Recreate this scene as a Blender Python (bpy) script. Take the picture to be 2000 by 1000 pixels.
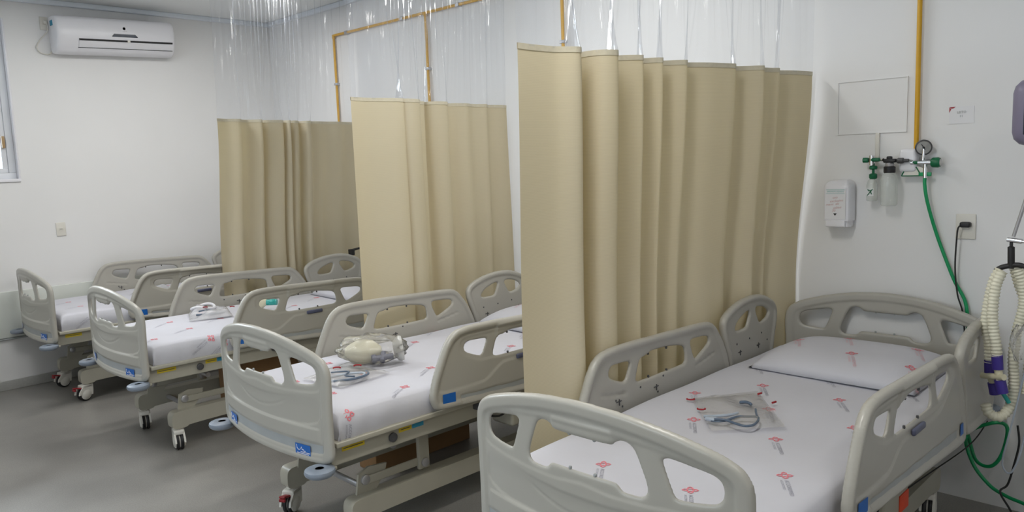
import bpy, bmesh, math, random
import numpy as np
from mathutils import Vector, Matrix, Euler
from mathutils.geometry import tessellate_polygon

random.seed(7); np.random.seed(7)
for o in list(bpy.data.objects): bpy.data.objects.remove(o)
SC = bpy.context.scene
COL = SC.collection
PI = math.pi

# ------------------------------------------------------------------ camera
F_PX, YAW, PITCH, ROLL, CAM_H = 1517.78, 44.5207, 7.0129, -2.1472, 1.6172
def make_camera():
    y, p, r = map(math.radians, (YAW, PITCH, ROLL))
    Fw = Vector((math.cos(y)*math.cos(p), math.sin(y)*math.cos(p), -math.sin(p)))
    R = Vector((math.sin(y), -math.cos(y), 0)); U = R.cross(Fw)
    R2 = math.cos(r)*R + math.sin(r)*U; U2 = -math.sin(r)*R + math.cos(r)*U
    cd = bpy.data.cameras.new('camera'); co = bpy.data.objects.new('camera', cd); COL.objects.link(co)
    cd.sensor_fit = 'HORIZONTAL'; cd.sensor_width = 36; cd.lens = F_PX/2000*36
    cd.clip_start = .02; cd.clip_end = 200
    M = Matrix((R2, U2, -Fw)).transposed().to_4x4(); M.translation = (0, 0, CAM_H)
    co.matrix_world = M; SC.camera = co
make_camera()

# ------------------------------------------------------------------ world, lights, exposure
SC.view_settings.view_transform = 'Standard'; SC.view_settings.look = 'None'
SC.view_settings.gamma = 1; SC.view_settings.use_curve_mapping = False
SC.view_settings.exposure = 0.09
w = bpy.data.worlds.new('world'); SC.world = w; w.use_nodes = True
wn = w.node_tree.nodes; wn['Background'].inputs[0].default_value = (.80, .90, 1, 1)
wn['Background'].inputs[1].default_value = 4.0

def area_light(name, loc, size, power, color, aim=None):
    ld = bpy.data.lights.new(name, 'AREA'); ld.shape = 'RECTANGLE'; ld.size, ld.size_y = size
    ld.energy = power; ld.color = color
    o = bpy.data.objects.new(name, ld); COL.objects.link(o); o.location = loc
    if aim is not None:
        o.rotation_euler = (Vector(aim)-Vector(loc)).to_track_quat('-Z', 'Y').to_euler()
    return o
# ceiling fluorescent fixtures (two rows and one added fill, above the frame) and the daylight outside the windows
LAMPS = [(1.15, 1.3), (1.0, 4.9), (1.0, -.6), (-.9, 3.4), (2.55, 2.6), (2.5, 5.5)]  # third is a made-up fill lamp, brightening the near rails and right wall
LAMP_POWER = [22, 18.5, 8, 4, 15, 15]
for (lx, ly), lp in zip(LAMPS, LAMP_POWER):
    area_light('ceiling_lamp_light', (lx, ly, 2.925), (1.15, .22), lp, (1, .97, .91) if ly < 2 else (1, .985, .955))
area_light('daylight_far_window', (.85, 7.25, 2.2), (1.5, 1.15), 50, (.86, .93, 1), (.85, 5, 1.2))
area_light('daylight_side_window', (-2.4, 2.3, 1.75), (3.2, 1.2), 8, (.86, .93, 1), (1, 2.3, .9))

# ------------------------------------------------------------------ materials
def mat(name, col, rough=.5, metal=0, spec=.5, noise=None, bump=None, trans=0, emis=None, sheen=0, coat=0):
    m = bpy.data.materials.new(name); m.use_nodes = True
    nt = m.node_tree; b = nt.nodes['Principled BSDF']
    b.inputs['Base Color'].default_value = (*col, 1); b.inputs['Roughness'].default_value = rough
    b.inputs['Metallic'].default_value = metal; b.inputs['Specular IOR Level'].default_value = spec
    b.inputs['Coat Weight'].default_value = coat; b.inputs['Sheen Weight'].default_value = sheen
    if trans: b.inputs['Transmission Weight'].default_value = trans
    tc = nt.nodes.new('ShaderNodeTexCoord')
    if noise:                       # (scale, amount, detail)
        n = nt.nodes.new('ShaderNodeTexNoise'); n.inputs['Scale'].default_value = noise[0]; n.inputs['Detail'].default_value = noise[2]
        nt.links.new(tc.outputs['Object'], n.inputs['Vector'])
        r = nt.nodes.new('ShaderNodeMapRange'); r.inputs['To Min'].default_value = 1-noise[1]; r.inputs['To Max'].default_value = 1+noise[1]
        r.inputs['From Min'].default_value = .25; r.inputs['From Max'].default_value = .75
        nt.links.new(n.outputs['Fac'], r.inputs['Value'])
        mx = nt.nodes.new('ShaderNodeVectorMath'); mx.operation = 'SCALE'; mx.inputs[0].default_value = col
        nt.links.new(r.outputs[0], mx.inputs['Scale']); nt.links.new(mx.outputs[0], b.inputs['Base Color'])
    if bump:                        # (scale, strength, distance)
        n2 = nt.nodes.new('ShaderNodeTexNoise'); n2.inputs['Scale'].default_value = bump[0]; n2.inputs['Detail'].default_value = 3
        nt.links.new(tc.outputs['Object'], n2.inputs['Vector'])
        bp = nt.nodes.new('ShaderNodeBump'); bp.inputs['Strength'].default_value = bump[1]; bp.inputs['Distance'].default_value = bump[2]
        nt.links.new(n2.outputs['Fac'], bp.inputs['Height']); nt.links.new(bp.outputs[0], b.inputs['Normal'])
    if emis:
        b.inputs['Emission Color'].default_value = (*emis[0], 1); b.inputs['Emission Strength'].default_value = emis[1]
    return m

def clear_mat(name, tint, rough, gloss=1.0, milky=0.0, milkcol=(.9, .9, .92), bump=None, cap=1.0):
    """thin clear film: see-through with Fresnel reflections"""
    m = bpy.data.materials.new(name); m.use_nodes = True; nt = m.node_tree
    for n in list(nt.nodes): nt.nodes.remove(n)
    out = nt.nodes.new('ShaderNodeOutputMaterial')
    tr = nt.nodes.new('ShaderNodeBsdfTransparent'); tr.inputs[0].default_value = (*tint, 1)
    gl = nt.nodes.new('ShaderNodeBsdfGlossy'); gl.inputs['Roughness'].default_value = rough
    fr = nt.nodes.new('ShaderNodeFresnel'); fr.inputs[0].default_value = 1.45
    mu = nt.nodes.new('ShaderNodeMath'); mu.operation = 'MULTIPLY'; mu.inputs[1].default_value = gloss; mu.use_clamp = True
    cl_ = nt.nodes.new('ShaderNodeMath'); cl_.operation = 'MINIMUM'; cl_.inputs[1].default_value = cap
    nt.links.new(fr.outputs[0], cl_.inputs[0]); nt.links.new(cl_.outputs[0], mu.inputs[0])
    mx = nt.nodes.new('ShaderNodeMixShader'); nt.links.new(mu.outputs[0], mx.inputs[0])
    base = tr
    if milky:
        df = nt.nodes.new('ShaderNodeBsdfDiffuse'); df.inputs[0].default_value = (*milkcol, 1)
        m2 = nt.nodes.new('ShaderNodeMixShader'); m2.inputs[0].default_value = milky
        nt.links.new(tr.outputs[0], m2.inputs[1]); nt.links.new(df.outputs[0], m2.inputs[2]); base = m2
    nt.links.new(base.outputs[0], mx.inputs[1]); nt.links.new(gl.outputs[0], mx.inputs[2])
    nt.links.new(mx.outputs[0], out.inputs[0])
    if bump:
        tc = nt.nodes.new('ShaderNodeTexCoord'); mp = nt.nodes.new('ShaderNodeMapping'); mp.inputs['Scale'].default_value = bump[3]
        n2 = nt.nodes.new('ShaderNodeTexNoise'); n2.inputs['Scale'].default_value = bump[0]; n2.inputs['Detail'].default_value = 3
        nt.links.new(tc.outputs['Object'], mp.inputs[0]); nt.links.new(mp.outputs[0], n2.inputs['Vector'])
        bp = nt.nodes.new('ShaderNodeBump'); bp.inputs['Strength'].default_value = bump[1]; bp.inputs['Distance'].default_value = bump[2]
        nt.links.new(n2.outputs['Fac'], bp.inputs['Height'])
        nt.links.new(bp.outputs[0], gl.inputs['Normal']); nt.links.new(bp.outputs[0], fr.inputs['Normal'])
    return m

def curtain_mat():
    m = bpy.data.materials.new('curtain_fabric'); m.use_nodes = True; nt = m.node_tree
    b = nt.nodes['Principled BSDF']; out = nt.nodes['Material Output']
    tc = nt.nodes.new('ShaderNodeTexCoord')
    c = (.62, .56, .43)
    wv = nt.nodes.new('ShaderNodeTexWave'); wv.bands_direction = 'Z'; wv.inputs['Scale'].default_value = 60; wv.inputs['Distortion'].default_value = 2
    nt.links.new(tc.outputs['Object'], wv.inputs['Vector'])
    r = nt.nodes.new('ShaderNodeMapRange'); r.inputs['To Min'].default_value = .965; r.inputs['To Max'].default_value = 1.03
    nt.links.new(wv.outputs['Fac'], r.inputs['Value'])
    s = nt.nodes.new('ShaderNodeVectorMath'); s.operation = 'SCALE'; s.inputs[0].default_value = c
    nt.links.new(r.outputs[0], s.inputs['Scale']); nt.links.new(s.outputs[0], b.inputs['Base Color'])
    b.inputs['Roughness'].default_value = .8; b.inputs['Specular IOR Level'].default_value = .25
    tl = nt.nodes.new('ShaderNodeBsdfTranslucent'); tl.inputs[0].default_value = (.76, .60, .22, 1)
    mx = nt.nodes.new('ShaderNodeMixShader'); mx.inputs[0].default_value = .14
    nt.links.new(b.outputs[0], mx.inputs[1]); nt.links.new(tl.outputs[0], mx.inputs[2]); nt.links.new(mx.outputs[0], out.inputs[0])
    return m

def floor_mat():
    m = mat('epoxy_floor', (.27, .262, .245), rough=.30, spec=.5)
    nt = m.node_tree; b = nt.nodes['Principled BSDF']; tc = nt.nodes['Texture Coordinate']
    n = nt.nodes.new('ShaderNodeTexNoise'); n.inputs['Scale'].default_value = 1.4; n.inputs['Detail'].default_value = 5
    v = nt.nodes.new('ShaderNodeTexNoise'); v.inputs['Scale'].default_value = 170; v.inputs['Detail'].default_value = 2
    for q in (n, v): nt.links.new(tc.outputs['Object'], q.inputs['Vector'])
    cr = nt.nodes.new('ShaderNodeValToRGB'); e = cr.color_ramp.elements
    e[0].position = .3; e[0].color = (.20, .192, .178, 1); e[1].position = .7; e[1].color = (.32, .308, .285, 1)
    nt.links.new(n.outputs['Fac'], cr.inputs[0])
    r = nt.nodes.new('ShaderNodeMapRange'); r.inputs['From Min'].default_value = .3; r.inputs['From Max'].default_value = .7
    r.inputs['To Min'].default_value = .86; r.inputs['To Max'].default_value = 1.14; nt.links.new(v.outputs['Fac'], r.inputs['Value'])
    s = nt.nodes.new('ShaderNodeVectorMath'); s.operation = 'SCALE'
    nt.links.new(cr.outputs[0], s.inputs[0]); nt.links.new(r.outputs[0], s.inputs['Scale']); nt.links.new(s.outputs[0], b.inputs['Base Color'])
    r2 = nt.nodes.new('ShaderNodeMapRange'); r2.inputs['To Min'].default_value = .25; r2.inputs['To Max'].default_value = .45
    nt.links.new(n.outputs['Fac'], r2.inputs['Value']); nt.links.new(r2.outputs[0], b.inputs['Roughness'])
    return m

M = dict(
    wall=mat('wall_paint', (.80, .80, .80), .55, bump=(180, .08, .002), noise=(2.0, .015, 3)),
    ceil=mat('ceiling_paint', (.82, .84, .85), .7),
    cornice=mat('cornice_paint', (.74, .79, .86), .5),
    skirting=mat('skirting_stone', (.40, .40, .38), .45, noise=(60, .06, 3)),
    guard=mat('wall_guard_vinyl', (.66, .69, .65), .5, noise=(3, .02, 2)),
    floor=floor_mat(),
    abs=mat('ivory_abs', (.435, .42, .375), .30, noise=(4, .015, 2), bump=(500, .05, .0006)),
    steel=mat('cream_painted_steel', (.42, .40, .33), .38, noise=(6, .04, 3)),
    grey=mat('grey_strip', (.38, .40, .405), .5, noise=(14, .06, 3)),
    blue=mat('blue_sticker', (.012, .13, .48), .4, noise=(30, .05, 2)),
    bumper=mat('pale_blue_bumper', (.24, .28, .34), .35, noise=(20, .04, 2)),
    white=mat('white_plastic', (.80, .80, .84), .3, noise=(5, .01, 2)),
    offwhite=mat('offwhite_plastic', (.72, .70, .64), .4, noise=(5, .02, 2)),
    sheet=mat('white_sheet', (.60, .60, .65), .85, spec=.2, bump=(9, .25, .01), noise=(5, .02, 3)),
    pink=mat('logo_red', (.78, .22, .26), .8, noise=(50, .08, 2)),
    pinkp=mat('logo_text_pink', (.72, .42, .45), .8, noise=(50, .08, 2)),
    ink=mat('logo_text_grey', (.36, .36, .42), .8, noise=(50, .08, 2)),
    yellow=mat('yellow_pipe_paint', (.66, .36, .012), .4, noise=(12, .06, 3)),
    ylabel=mat('yellow_label', (.66, .50, .03), .5, noise=(40, .08, 2)),
    black=mat('black_rubber', (.015, .015, .017), .5, noise=(30, .1, 2)),
    dark=mat('dark_grey_plastic', (.07, .07, .075), .4, noise=(30, .08, 2)),
    lever=mat('slate_lever', (.09, .10, .17), .35, noise=(30, .06, 2)),
    chrome=mat('chrome', (.75, .75, .77), .18, 1, noise=(10, .03, 2)),
    zinc=mat('zinc_steel', (.50, .50, .52), .38, .7, noise=(20, .05, 2)),
    red=mat('red_plastic', (.34, .012, .02), .4, noise=(20, .08, 2)),
    orange=mat('orange_label', (.72, .07, .02), .5, noise=(20, .06, 2)),
    cyan=mat('cyan_label', (.03, .28, .45), .5, noise=(20, .06, 2)),
    green=mat('green_plastic', (.0, .13, .05), .4, noise=(20, .08, 2)),
    hose=mat('green_hose', (.0, .30, .10), .35, noise=(20, .05, 2)),
    cream=mat('cream_silicone', (.72, .68, .50), .4, noise=(20, .03, 2)),
    corr=mat('cream_corrugated_hose', (.74, .72, .58), .4, noise=(30, .03, 2)),
    purple=mat('violet_cuff', (.05, .03, .27), .45, noise=(30, .06, 2)),
    mauve=mat('purple_grey_casing', (.20, .18, .26), .4, noise=(10, .04, 2)),
    tubegrey=mat('blue_grey_tubing', (.10, .14, .20), .35, noise=(20, .06, 2)),
    tubepale=mat('pale_blue_tubing', (.42, .48, .56), .3, noise=(20, .06, 2)),
    teal=mat('teal_valve', (.03, .36, .33), .35, noise=(20, .06, 2)),
    card=mat('brown_cardboard', (.30, .17, .075), .8, noise=(9, .08, 4)),
    tape=mat('packing_tape', (.42, .28, .14), .3, noise=(9, .06, 2)),
    paper=mat('printed_card', (.78, .78, .80), .5, noise=(9, .01, 2)),
    curtain=curtain_mat(),
    hem=mat('curtain_hem', (.62, .57, .44), .8, noise=(60, .05, 2)),
    vinyl=clear_mat('clear_vinyl', (.978, .984, .995), .06, 1.0, .06, (.84, .87, .95), bump=(30, .55, .012, (1, 1, .07)), cap=.22),
    film=clear_mat('clear_bag_film', (.985, .985, .985), .14, 1.0, .17, (.92, .90, .84), bump=(40, .5, .01, (1, 1, 1))),
    wfilm=clear_mat('white_bag_film', (.98, .98, .985), .16, 1.0, .42, (.90, .90, .92), bump=(40, .6, .01, (1, 1, 1))),
    jar=clear_mat('clear_jar', (.965, .98, .97), .06, .8, .24, (.86, .89, .85), cap=.4),
    glass=clear_mat('window_glass', (.97, .98, .98), .02, 1.0, 0),
    alu=mat('white_aluminium', (.74, .76, .80), .35, noise=(5, .02, 2)),
    tubefl=mat('fluorescent_diffuser', (.9, .9, .9), .5, emis=((1, .985, .95), 2.5)),
    leaf=mat('leaf_green', (.10, .22, .06), .6, noise=(8, .3, 3)),
    lcd=mat('smoked_display', (.03, .04, .06), .15, noise=(30, .1, 2)),
    dial=mat('dial_face', (.62, .62, .60), .3, noise=(30, .03, 2)),
)

# ------------------------------------------------------------------ mesh helpers
class MB:
    """collects shapes into one mesh; faces carry a material index"""
    def __init__(s): s.v = []; s.f = []; s.m = []; s.mi = 0
    def add(s, vs, fs):
        k = len(s.v); s.v += [tuple(p) for p in vs]; s.f += [tuple(i+k for i in f) for f in fs]; s.m += [s.mi]*len(fs); return s
    def box(s, lo, hi, bev=0, rot=None, about=None):
        """box, bevelled by an inset octagon-like frame when bev > 0"""
        bm = bmesh.new(); bmesh.ops.create_cube(bm, size=1)
        lo, hi = Vector(lo), Vector(hi); c = (lo+hi)/2; d = hi-lo
        for v in bm.verts: v.co = Vector((v.co.x*d.x, v.co.y*d.y, v.co.z*d.z))
        if bev: bmesh.ops.bevel(bm, geom=list(bm.edges), offset=min(bev, min(d)/2.05), segments=3, profile=.5, affect='EDGES')
        mt = Matrix.Translation(c)
        if rot is not None: mt = mt @ Euler(rot).to_matrix().to_4x4()
        bm.verts.ensure_lookup_table()
        s.add([mt @ v.co for v in bm.verts], [[v.index for v in f.verts] for f in bm.faces]); bm.free(); return s
    def tube(s, pts, r, n=12, cap=True, closed=False):
        """round tube along pts; r a number or a list"""
        pts = [Vector(p) for p in pts]; N = len(pts)
        rr = r if isinstance(r, (list, tuple)) else [r]*N
        T = []
        for i in range(N):
            a = pts[(i-1) % N] if (closed or i > 0) else pts[i]; b = pts[(i+1) % N] if (closed or i < N-1) else pts[i]
            t = (b-a); T.append(t.normalized() if t.length > 1e-9 else Vector((0, 0, 1)))
        up = Vector((0, 0, 1)) if abs(T[0].z) < .9 else Vector((1, 0, 0))
        nrm = (up - T[0]*up.dot(T[0])).normalized(); vs = []
        for i in range(N):
            nrm = (nrm - T[i]*nrm.dot(T[i])).normalized(); bn = T[i].cross(nrm)
            for k in range(n):
                a = 2*PI*k/n; vs.append(pts[i] + (nrm*math.cos(a)+bn*math.sin(a))*rr[i])
        fs = []
        for i in range(N if closed else N-1):
            j = (i+1) % N
            for k in range(n): fs.append((i*n+k, i*n+(k+1) % n, j*n+(k+1) % n, j*n+k))
        if cap and not closed: fs += [tuple(range(n))[::-1], tuple((N-1)*n+k for k in range(n))]
        return s.add(vs, fs)
    def lathe(s, prof, base=(0, 0, 0), axis=(0, 0, 1), n=24):
        """prof: list of (radius, height along axis)"""
        ax = Vector(axis).normalized(); up = Vector((0, 0, 1)) if abs(ax.z) < .9 else Vector((1, 0, 0))
        a = (up-ax*up.dot(ax)).normalized(); b = ax.cross(a); base = Vector(base); vs = []; fs = []
        for r, h in prof:
            for k in range(n):
                t = 2*PI*k/n; vs.append(base+ax*h+(a*math.cos(t)+b*math.sin(t))*max(r, 1e-5))
        for i in range(len(prof)-1):
            for k in range(n): fs.append((i*n+k, i*n+(k+1) % n, (i+1)*n+(k+1) % n, (i+1)*n+k))
        if prof[0][0] > 1e-4: fs.append(tuple(range(n))[::-1])
        if prof[-1][0] > 1e-4: fs.append(tuple((len(prof)-1)*n+k for k in range(n)))
        return s.add(vs, fs)
    def prism(s, poly, f0, f1):
        """poly: 2-D points; f0/f1 map (u, v) to 3-D for the two faces"""
        n = len(poly); vs = [f0(*p) for p in poly]+[f1(*p) for p in poly]
        tri = tessellate_polygon([[Vector((p[0], p[1], 0)) for p in poly]])
        fs = [tuple(t) for t in tri]+[tuple(i+n for i in t[::-1]) for t in tri]
        fs += [(i, (i+1) % n, (i+1) % n+n, i+n) for i in range(n)]
        return s.add(vs, fs)
    def grid(s, fn, nu, nv):
        vs = [fn(i/nu, j/nv) for i in range(nu+1) for j in range(nv+1)]
        fs = [(i*(nv+1)+j, (i+1)*(nv+1)+j, (i+1)*(nv+1)+j+1, i*(nv+1)+j+1) for i in range(nu) for j in range(nv)]
        return s.add(vs, fs)
    def build(s, name, mats, parent=None, smooth=True, angle=40, fix=True):
        me = bpy.data.meshes.new(name); me.from_pydata(s.v, [], s.f)
        mats = mats if isinstance(mats, (list, tuple)) else [mats]
        for m in mats: me.materials.append(m)
        me.polygons.foreach_set('material_index', s.m)
        if fix:
            bm = bmesh.new(); bm.from_mesh(me); bmesh.ops.recalc_face_normals(bm, faces=bm.faces); bm.to_mesh(me); bm.free()
        if smooth:
            me.polygons.foreach_set('use_smooth', [True]*len(me.polygons))
            try: me.set_sharp_from_angle(angle=math.radians(angle))
            except Exception: pass
        me.update()
        o = bpy.data.objects.new(name, me); COL.objects.link(o)
        if parent is not None: o.parent = parent
        return o

def tag(o, label=None, cat=None, group=None, kind=None):
    if label: o['label'] = label
    if cat: o['category'] = cat
    if group: o['group'] = group
    if kind: o['kind'] = kind
    return o
def thing(name, label, cat, loc=(0, 0, 0), rz=0, group=None):
    o = bpy.data.objects.new(name, None); COL.objects.link(o); o.location = loc; o.rotation_euler = (0, 0, rz)
    o.empty_display_size = .1
    return tag(o, label, cat, group)
def children(o, idx):
    return idx.get(o.name, [])
def copy_tree(o, parent=None, idx=None):
    if idx is None:
        idx = {}
        for q in bpy.data.objects:
            if q.parent: idx.setdefault(q.parent.name, []).append(q)
    c = o.copy(); COL.objects.link(c)
    if parent: c.parent = parent
    for ch in idx.get(o.name, []): copy_tree(ch, c, idx)
    return c
def smooth_path(pts, k=3, closed=False):
    """Catmull-Rom resample, k points per span"""
    P = [Vector(p) if len(p) == 3 else Vector((p[0], p[1], 0)) for p in pts]; out = []; n = len(P)
    for i in range(n if closed else n-1):
        g = (lambda j: P[j % n]) if closed else (lambda j: P[max(0, min(n-1, j))])
        p0, p1, p2, p3 = g(i-1), g(i), g(i+1), g(i+2)
        for q in range(k):
            t = q/k
            out.append(.5*((2*p1)+(p2-p0)*t+(2*p0-5*p1+4*p2-p3)*t*t+(3*p1-p0-3*p2+p3)*t**3))
    if not closed: out.append(P[-1])
    return out
def text_mesh(body, size, align='CENTER', bold=0):
    cu = bpy.data.curves.new('txt', 'FONT'); cu.body = body; cu.size = size; cu.align_x = align; cu.align_y = 'CENTER'; cu.offset = bold
    cu.resolution_u = 2
    o = bpy.data.objects.new('txt', cu); COL.objects.link(o)
    bpy.context.view_layer.update()
    me = bpy.data.meshes.new_from_object(o.evaluated_get(bpy.context.evaluated_depsgraph_get()))
    vs = [tuple(v.co) for v in me.vertices]; fs = [tuple(p.vertices) for p in me.polygons]
    bpy.data.objects.remove(o); bpy.data.curves.remove(cu); bpy.data.meshes.remove(me)
    return vs, fs

# --- moulded boards with openings: distance field meshing gives rounded edges, rims and recesses
def seg_sdf(X, Y, poly):
    """signed distance (positive inside) of a polygon, vectorised"""
    P = np.array(poly, float); n = len(P); d = np.full(X.shape, 1e9); ins = np.zeros(X.shape, bool)
    for i in range(n):
        a = P[i]; b = P[(i+1) % n]; e = b-a; L = max(e@e, 1e-12)
        t = np.clip(((X-a[0])*e[0]+(Y-a[1])*e[1])/L, 0, 1)
        d = np.minimum(d, np.hypot(X-a[0]-t*e[0], Y-a[1]-t*e[1]))
        c = (a[1] > Y) != (b[1] > Y)
        with np.errstate(divide='ignore', invalid='ignore'):
            ins ^= c & (X < (b[0]-a[0])*(Y-a[1])/((b[1]-a[1]) if b[1] != a[1] else 1e-12)+a[0])
    return np.where(ins, d, -d)
def rounded(poly, k=3):
    """corner cutting (Chaikin)"""
    P = [np.array(p, float) for p in poly]
    for _ in range(k):
        Q = []
        for i in range(len(P)):
            a, b = P[i], P[(i+1) % len(P)]; Q += [a*.8+b*.2, a*.2+b*.8]
        P = Q
    return P
def board(outline, holes, step, half, front, back, place, er=.014):
    """outline/holes polygons in (u, z); half(X, Z, dout, dhole) half thickness; front/back extra relief; place(u, z, t) -> 3-D"""
    out = rounded(outline, 3); hs = [rounded(h, 3) for h in holes]
    A = np.array(out); u0, z0 = A.min(0)-step*1.5; u1, z1 = A.max(0)+step*1.5
    nu = int((u1-u0)/step)+1; nz = int((z1-z0)/step)+1
    U, Z = np.meshgrid(u0+np.arange(nu+1)*step, z0+np.arange(nz+1)*step, indexing='ij')
    do = seg_sdf(U, Z, out); dh = np.full(U.shape, 1e9)
    for h in hs: dh = np.minimum(dh, -seg_sdf(U, Z, h))
    d = np.minimum(do, dh)
    H = half(U, Z, do, dh); fr = front(U, Z, do, dh); bk = back(U, Z, do, dh)
    def edge(dd): q = np.clip(dd/er, 0, 1); return np.sqrt(1-(1-q)**2)
    E = edge(d)
    vf = {}; vb = {}; vc = {}; V = []
    def fv(i, j):
        if (i, j) not in vf:
            vf[i, j] = len(V); V.append(place(U[i, j], Z[i, j], (H[i, j]+fr[i, j])*E[i, j]))
        return vf[i, j]
    def bv(i, j):
        if (i, j) not in vb:
            vb[i, j] = len(V); V.append(place(U[i, j], Z[i, j], -(H[i, j]+bk[i, j])*E[i, j]))
        return vb[i, j]
    def cv(a, b):
        k = (a, b) if a < b else (b, a)
        if k not in vc:
            (i, j), (p, q) = k; t = d[i, j]/(d[i, j]-d[p, q]); t = min(max(t, .02), .98)
            vc[k] = len(V); V.append(place(U[i, j]*(1-t)+U[p, q]*t, Z[i, j]*(1-t)+Z[p, q]*t, 0.))
        return vc[k]
    F = []
    pos = d > 0
    for i in range(nu):
        for j in range(nz):
            c = [(i, j), (i+1, j), (i+1, j+1), (i, j+1)]; s = [pos[x] for x in c]
            if not any(s): continue
            if all(s):
                F.append([fv(*x) for x in c]); F.append([bv(*x) for x in c][::-1]); continue
            for g, rev in ((fv, False), (bv, True)):
                poly = []
                for k in range(4):
                    a, b = c[k], c[(k+1) % 4]
                    if s[k]: poly.append(g(*a))
                    if s[k] != s[(k+1) % 4]: poly.append(cv(a, b))
                F.append(poly[::-1] if rev else poly)
    mb = MB(); mb.add(V, F); return mb
def sstep(x, a, b):
    t = np.clip((x-a)/(b-a), 0, 1); return t*t*(3-2*t)

# ------------------------------------------------------------------ the room
XW, YF, ZC = 3.851, 6.912, 2.988
X0, Y0 = -2.1, -1.4
def slab(name, lo, hi, m, kind='structure', bev=0):
    return tag(MB().box(lo, hi, bev).build(name, m), kind=kind)
slab('floor', (X0-.1, Y0-.1, -.1), (XW+.1, YF+.1, 0), M['floor'])
slab('ceiling', (X0-.1, Y0-.1, ZC), (XW+.1, YF+.1, ZC+.1), M['ceil'])
slab('wall_right', (XW, Y0-.1, 0), (XW+.15, YF+.15, ZC), M['wall'])
slab('wall_back', (X0-.15, Y0-.15, 0), (XW, Y0, ZC), M['wall'])
# far wall with its window opening
WX0, WX1, WZ0, WZ1 = .10, 1.655, 1.614, 2.82
b = MB()
b.box((X0-.15, YF, 0), (WX0, YF+.15, ZC)); b.box((WX1, YF, 0), (XW, YF+.15, ZC))
b.box((WX0, YF, 0), (WX1, YF+.15, WZ0)); b.box((WX0, YF, WZ1), (WX1, YF+.15, ZC))
tag(b.build('wall_far', M['wall']), kind='structure')
# left wall with a wide window opening (outside the frame, lights the room)
SY0, SY1, SZ0, SZ1 = .6, 4.0, 1.05, 2.45
b = MB()
b.box((X0-.15, Y0, 0), (X0, SY0, ZC)); b.box((X0-.15, SY1, 0), (X0, YF, ZC))
b.box((X0-.15, SY0, 0), (X0, SY1, SZ0)); b.box((X0-.15, SY0, SZ1), (X0, SY1, ZC))
tag(b.build('wall_left', M['wall']), kind='structure')
def window(name, P0, du, W, z0, z1, dn, panes):
    """P0 corner on the wall face, du unit vector along the wall, dn unit vector outwards"""
    P0, du, dn = Vector(P0), Vector(du), Vector(dn)
    e = bpy.data.objects.new(name, None); COL.objects.link(e); tag(e, kind='structure')
    def bar(mb, u0, u1, za, zb, n0, n1):
        pts = [P0+du*u+dn*n for u in (u0, u1) for n in (n0, n1)]
        lo = [min(p[k] for p in pts) for k in range(2)]; hi = [max(p[k] for p in pts) for k in range(2)]
        mb.box((lo[0], lo[1], za), (hi[0], hi[1], zb), .004)
    f = MB(); t = .05
    bar(f, 0, W, z0, z0+t, .05, .11); bar(f, 0, W, z1-t, z1, .05, .11); bar(f, 0, t, z0+t, z1-t, .05, .11); bar(f, W-t, W, z0+t, z1-t, .05, .11)
    fr = f.build('window_frame', M['alu'], e)
    s = MB(); bar(s, -.02, W+.01, z0-.02, z0+.004, -.012, .05); s.build('window_sill', M['white'], e)
    s = MB(); bar(s, W-.002, W+.012, z0, z1, -.008, .05); s.build('window_reveal', M['white'], e)
    pw = (W-2*t)/panes
    for i in range(panes):
        a = t+pw*i; g = MB(); q = .035
        bar(g, a, a+pw, z0+t, z0+t+q, .06, .09); bar(g, a, a+pw, z1-t-q, z1-t, .06, .09)
        bar(g, a, a+q, z0+t+q, z1-t-q, .06, .09); bar(g, a+pw-q, a+pw, z0+t+q, z1-t-q, .06, .09)
        sa = g.build('sash', M['alu'], e)
        g = MB(); bar(g, a+q, a+pw-q, z0+t+q, z1-t-q, .072, .076); g.build('pane', M['glass'], sa)
        if i == panes-1:
            g = MB(); bar(g, a+pw-q+.006, a+pw-.008, z0+.24, z0+.33, .035, .06); g.build('latch', M['tape'], sa)
    return e
window('window_1', (WX0, YF, 0), (1, 0, 0), WX1-WX0, WZ0, WZ1, (0, 1, 0), 3)
window('window_2', (X0, SY0, 0), (0, 1, 0), SY1-SY0, SZ0, SZ1, (-1, 0, 0), 4)
# trims
slab('trim_1', (X0, YF-.035, ZC-.04), (XW, YF, ZC), M['cornice'], bev=.008)
slab('trim_2', (XW-.035, Y0, ZC-.04), (XW, YF-.035, ZC), M['cornice'], bev=.008)
slab('baseboard_far', (X0, YF-.016, 0), (XW, YF, .075), M['skirting'], bev=.004)
# wall guard board behind the beds on the far wall
g = tag(MB().box((X0, YF-.014, .405), (XW-.02, YF, .762), .005).build('trim_3', M['guard']), kind='structure')
tag(MB().box((X0, YF-.02, .39), (XW-.02, YF, .402), .003).build('trim_4', M['grey']), kind='structure')

# ceiling lamps (above the frame), the third an added fill
n_l = ['over the nearest bed end', 'over the aisle ahead', 'added to brighten the near side of the nearest bed', 'over the left side of the aisle', 'over the third bed', 'over the farthest beds']
for i, (lx, ly) in enumerate(LAMPS):
    t = thing('ceiling_lamp', 'white box fluorescent ceiling lamp '+n_l[i], 'ceiling lamp', (lx, ly, ZC), 0, 'ceiling lamps above the frame')
    f = MB()
    f.box((-.62, -.14, -.05), (.62, -.115, 0), .004); f.box((-.62, .115, -.05), (.62, .14, 0), .004)
    f.box((-.62, -.115, -.05), (-.59, .115, 0), .004); f.box((.59, -.115, -.05), (.62, .115, 0), .004); f.box((-.59, -.115, -.012), (.59, .115, 0))
    f.build('housing', M['white'], t)
    MB().box((-.588, -.11, -.045), (.588, .11, -.02), .004).build('diffuser', M['tubefl'], t)

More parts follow.
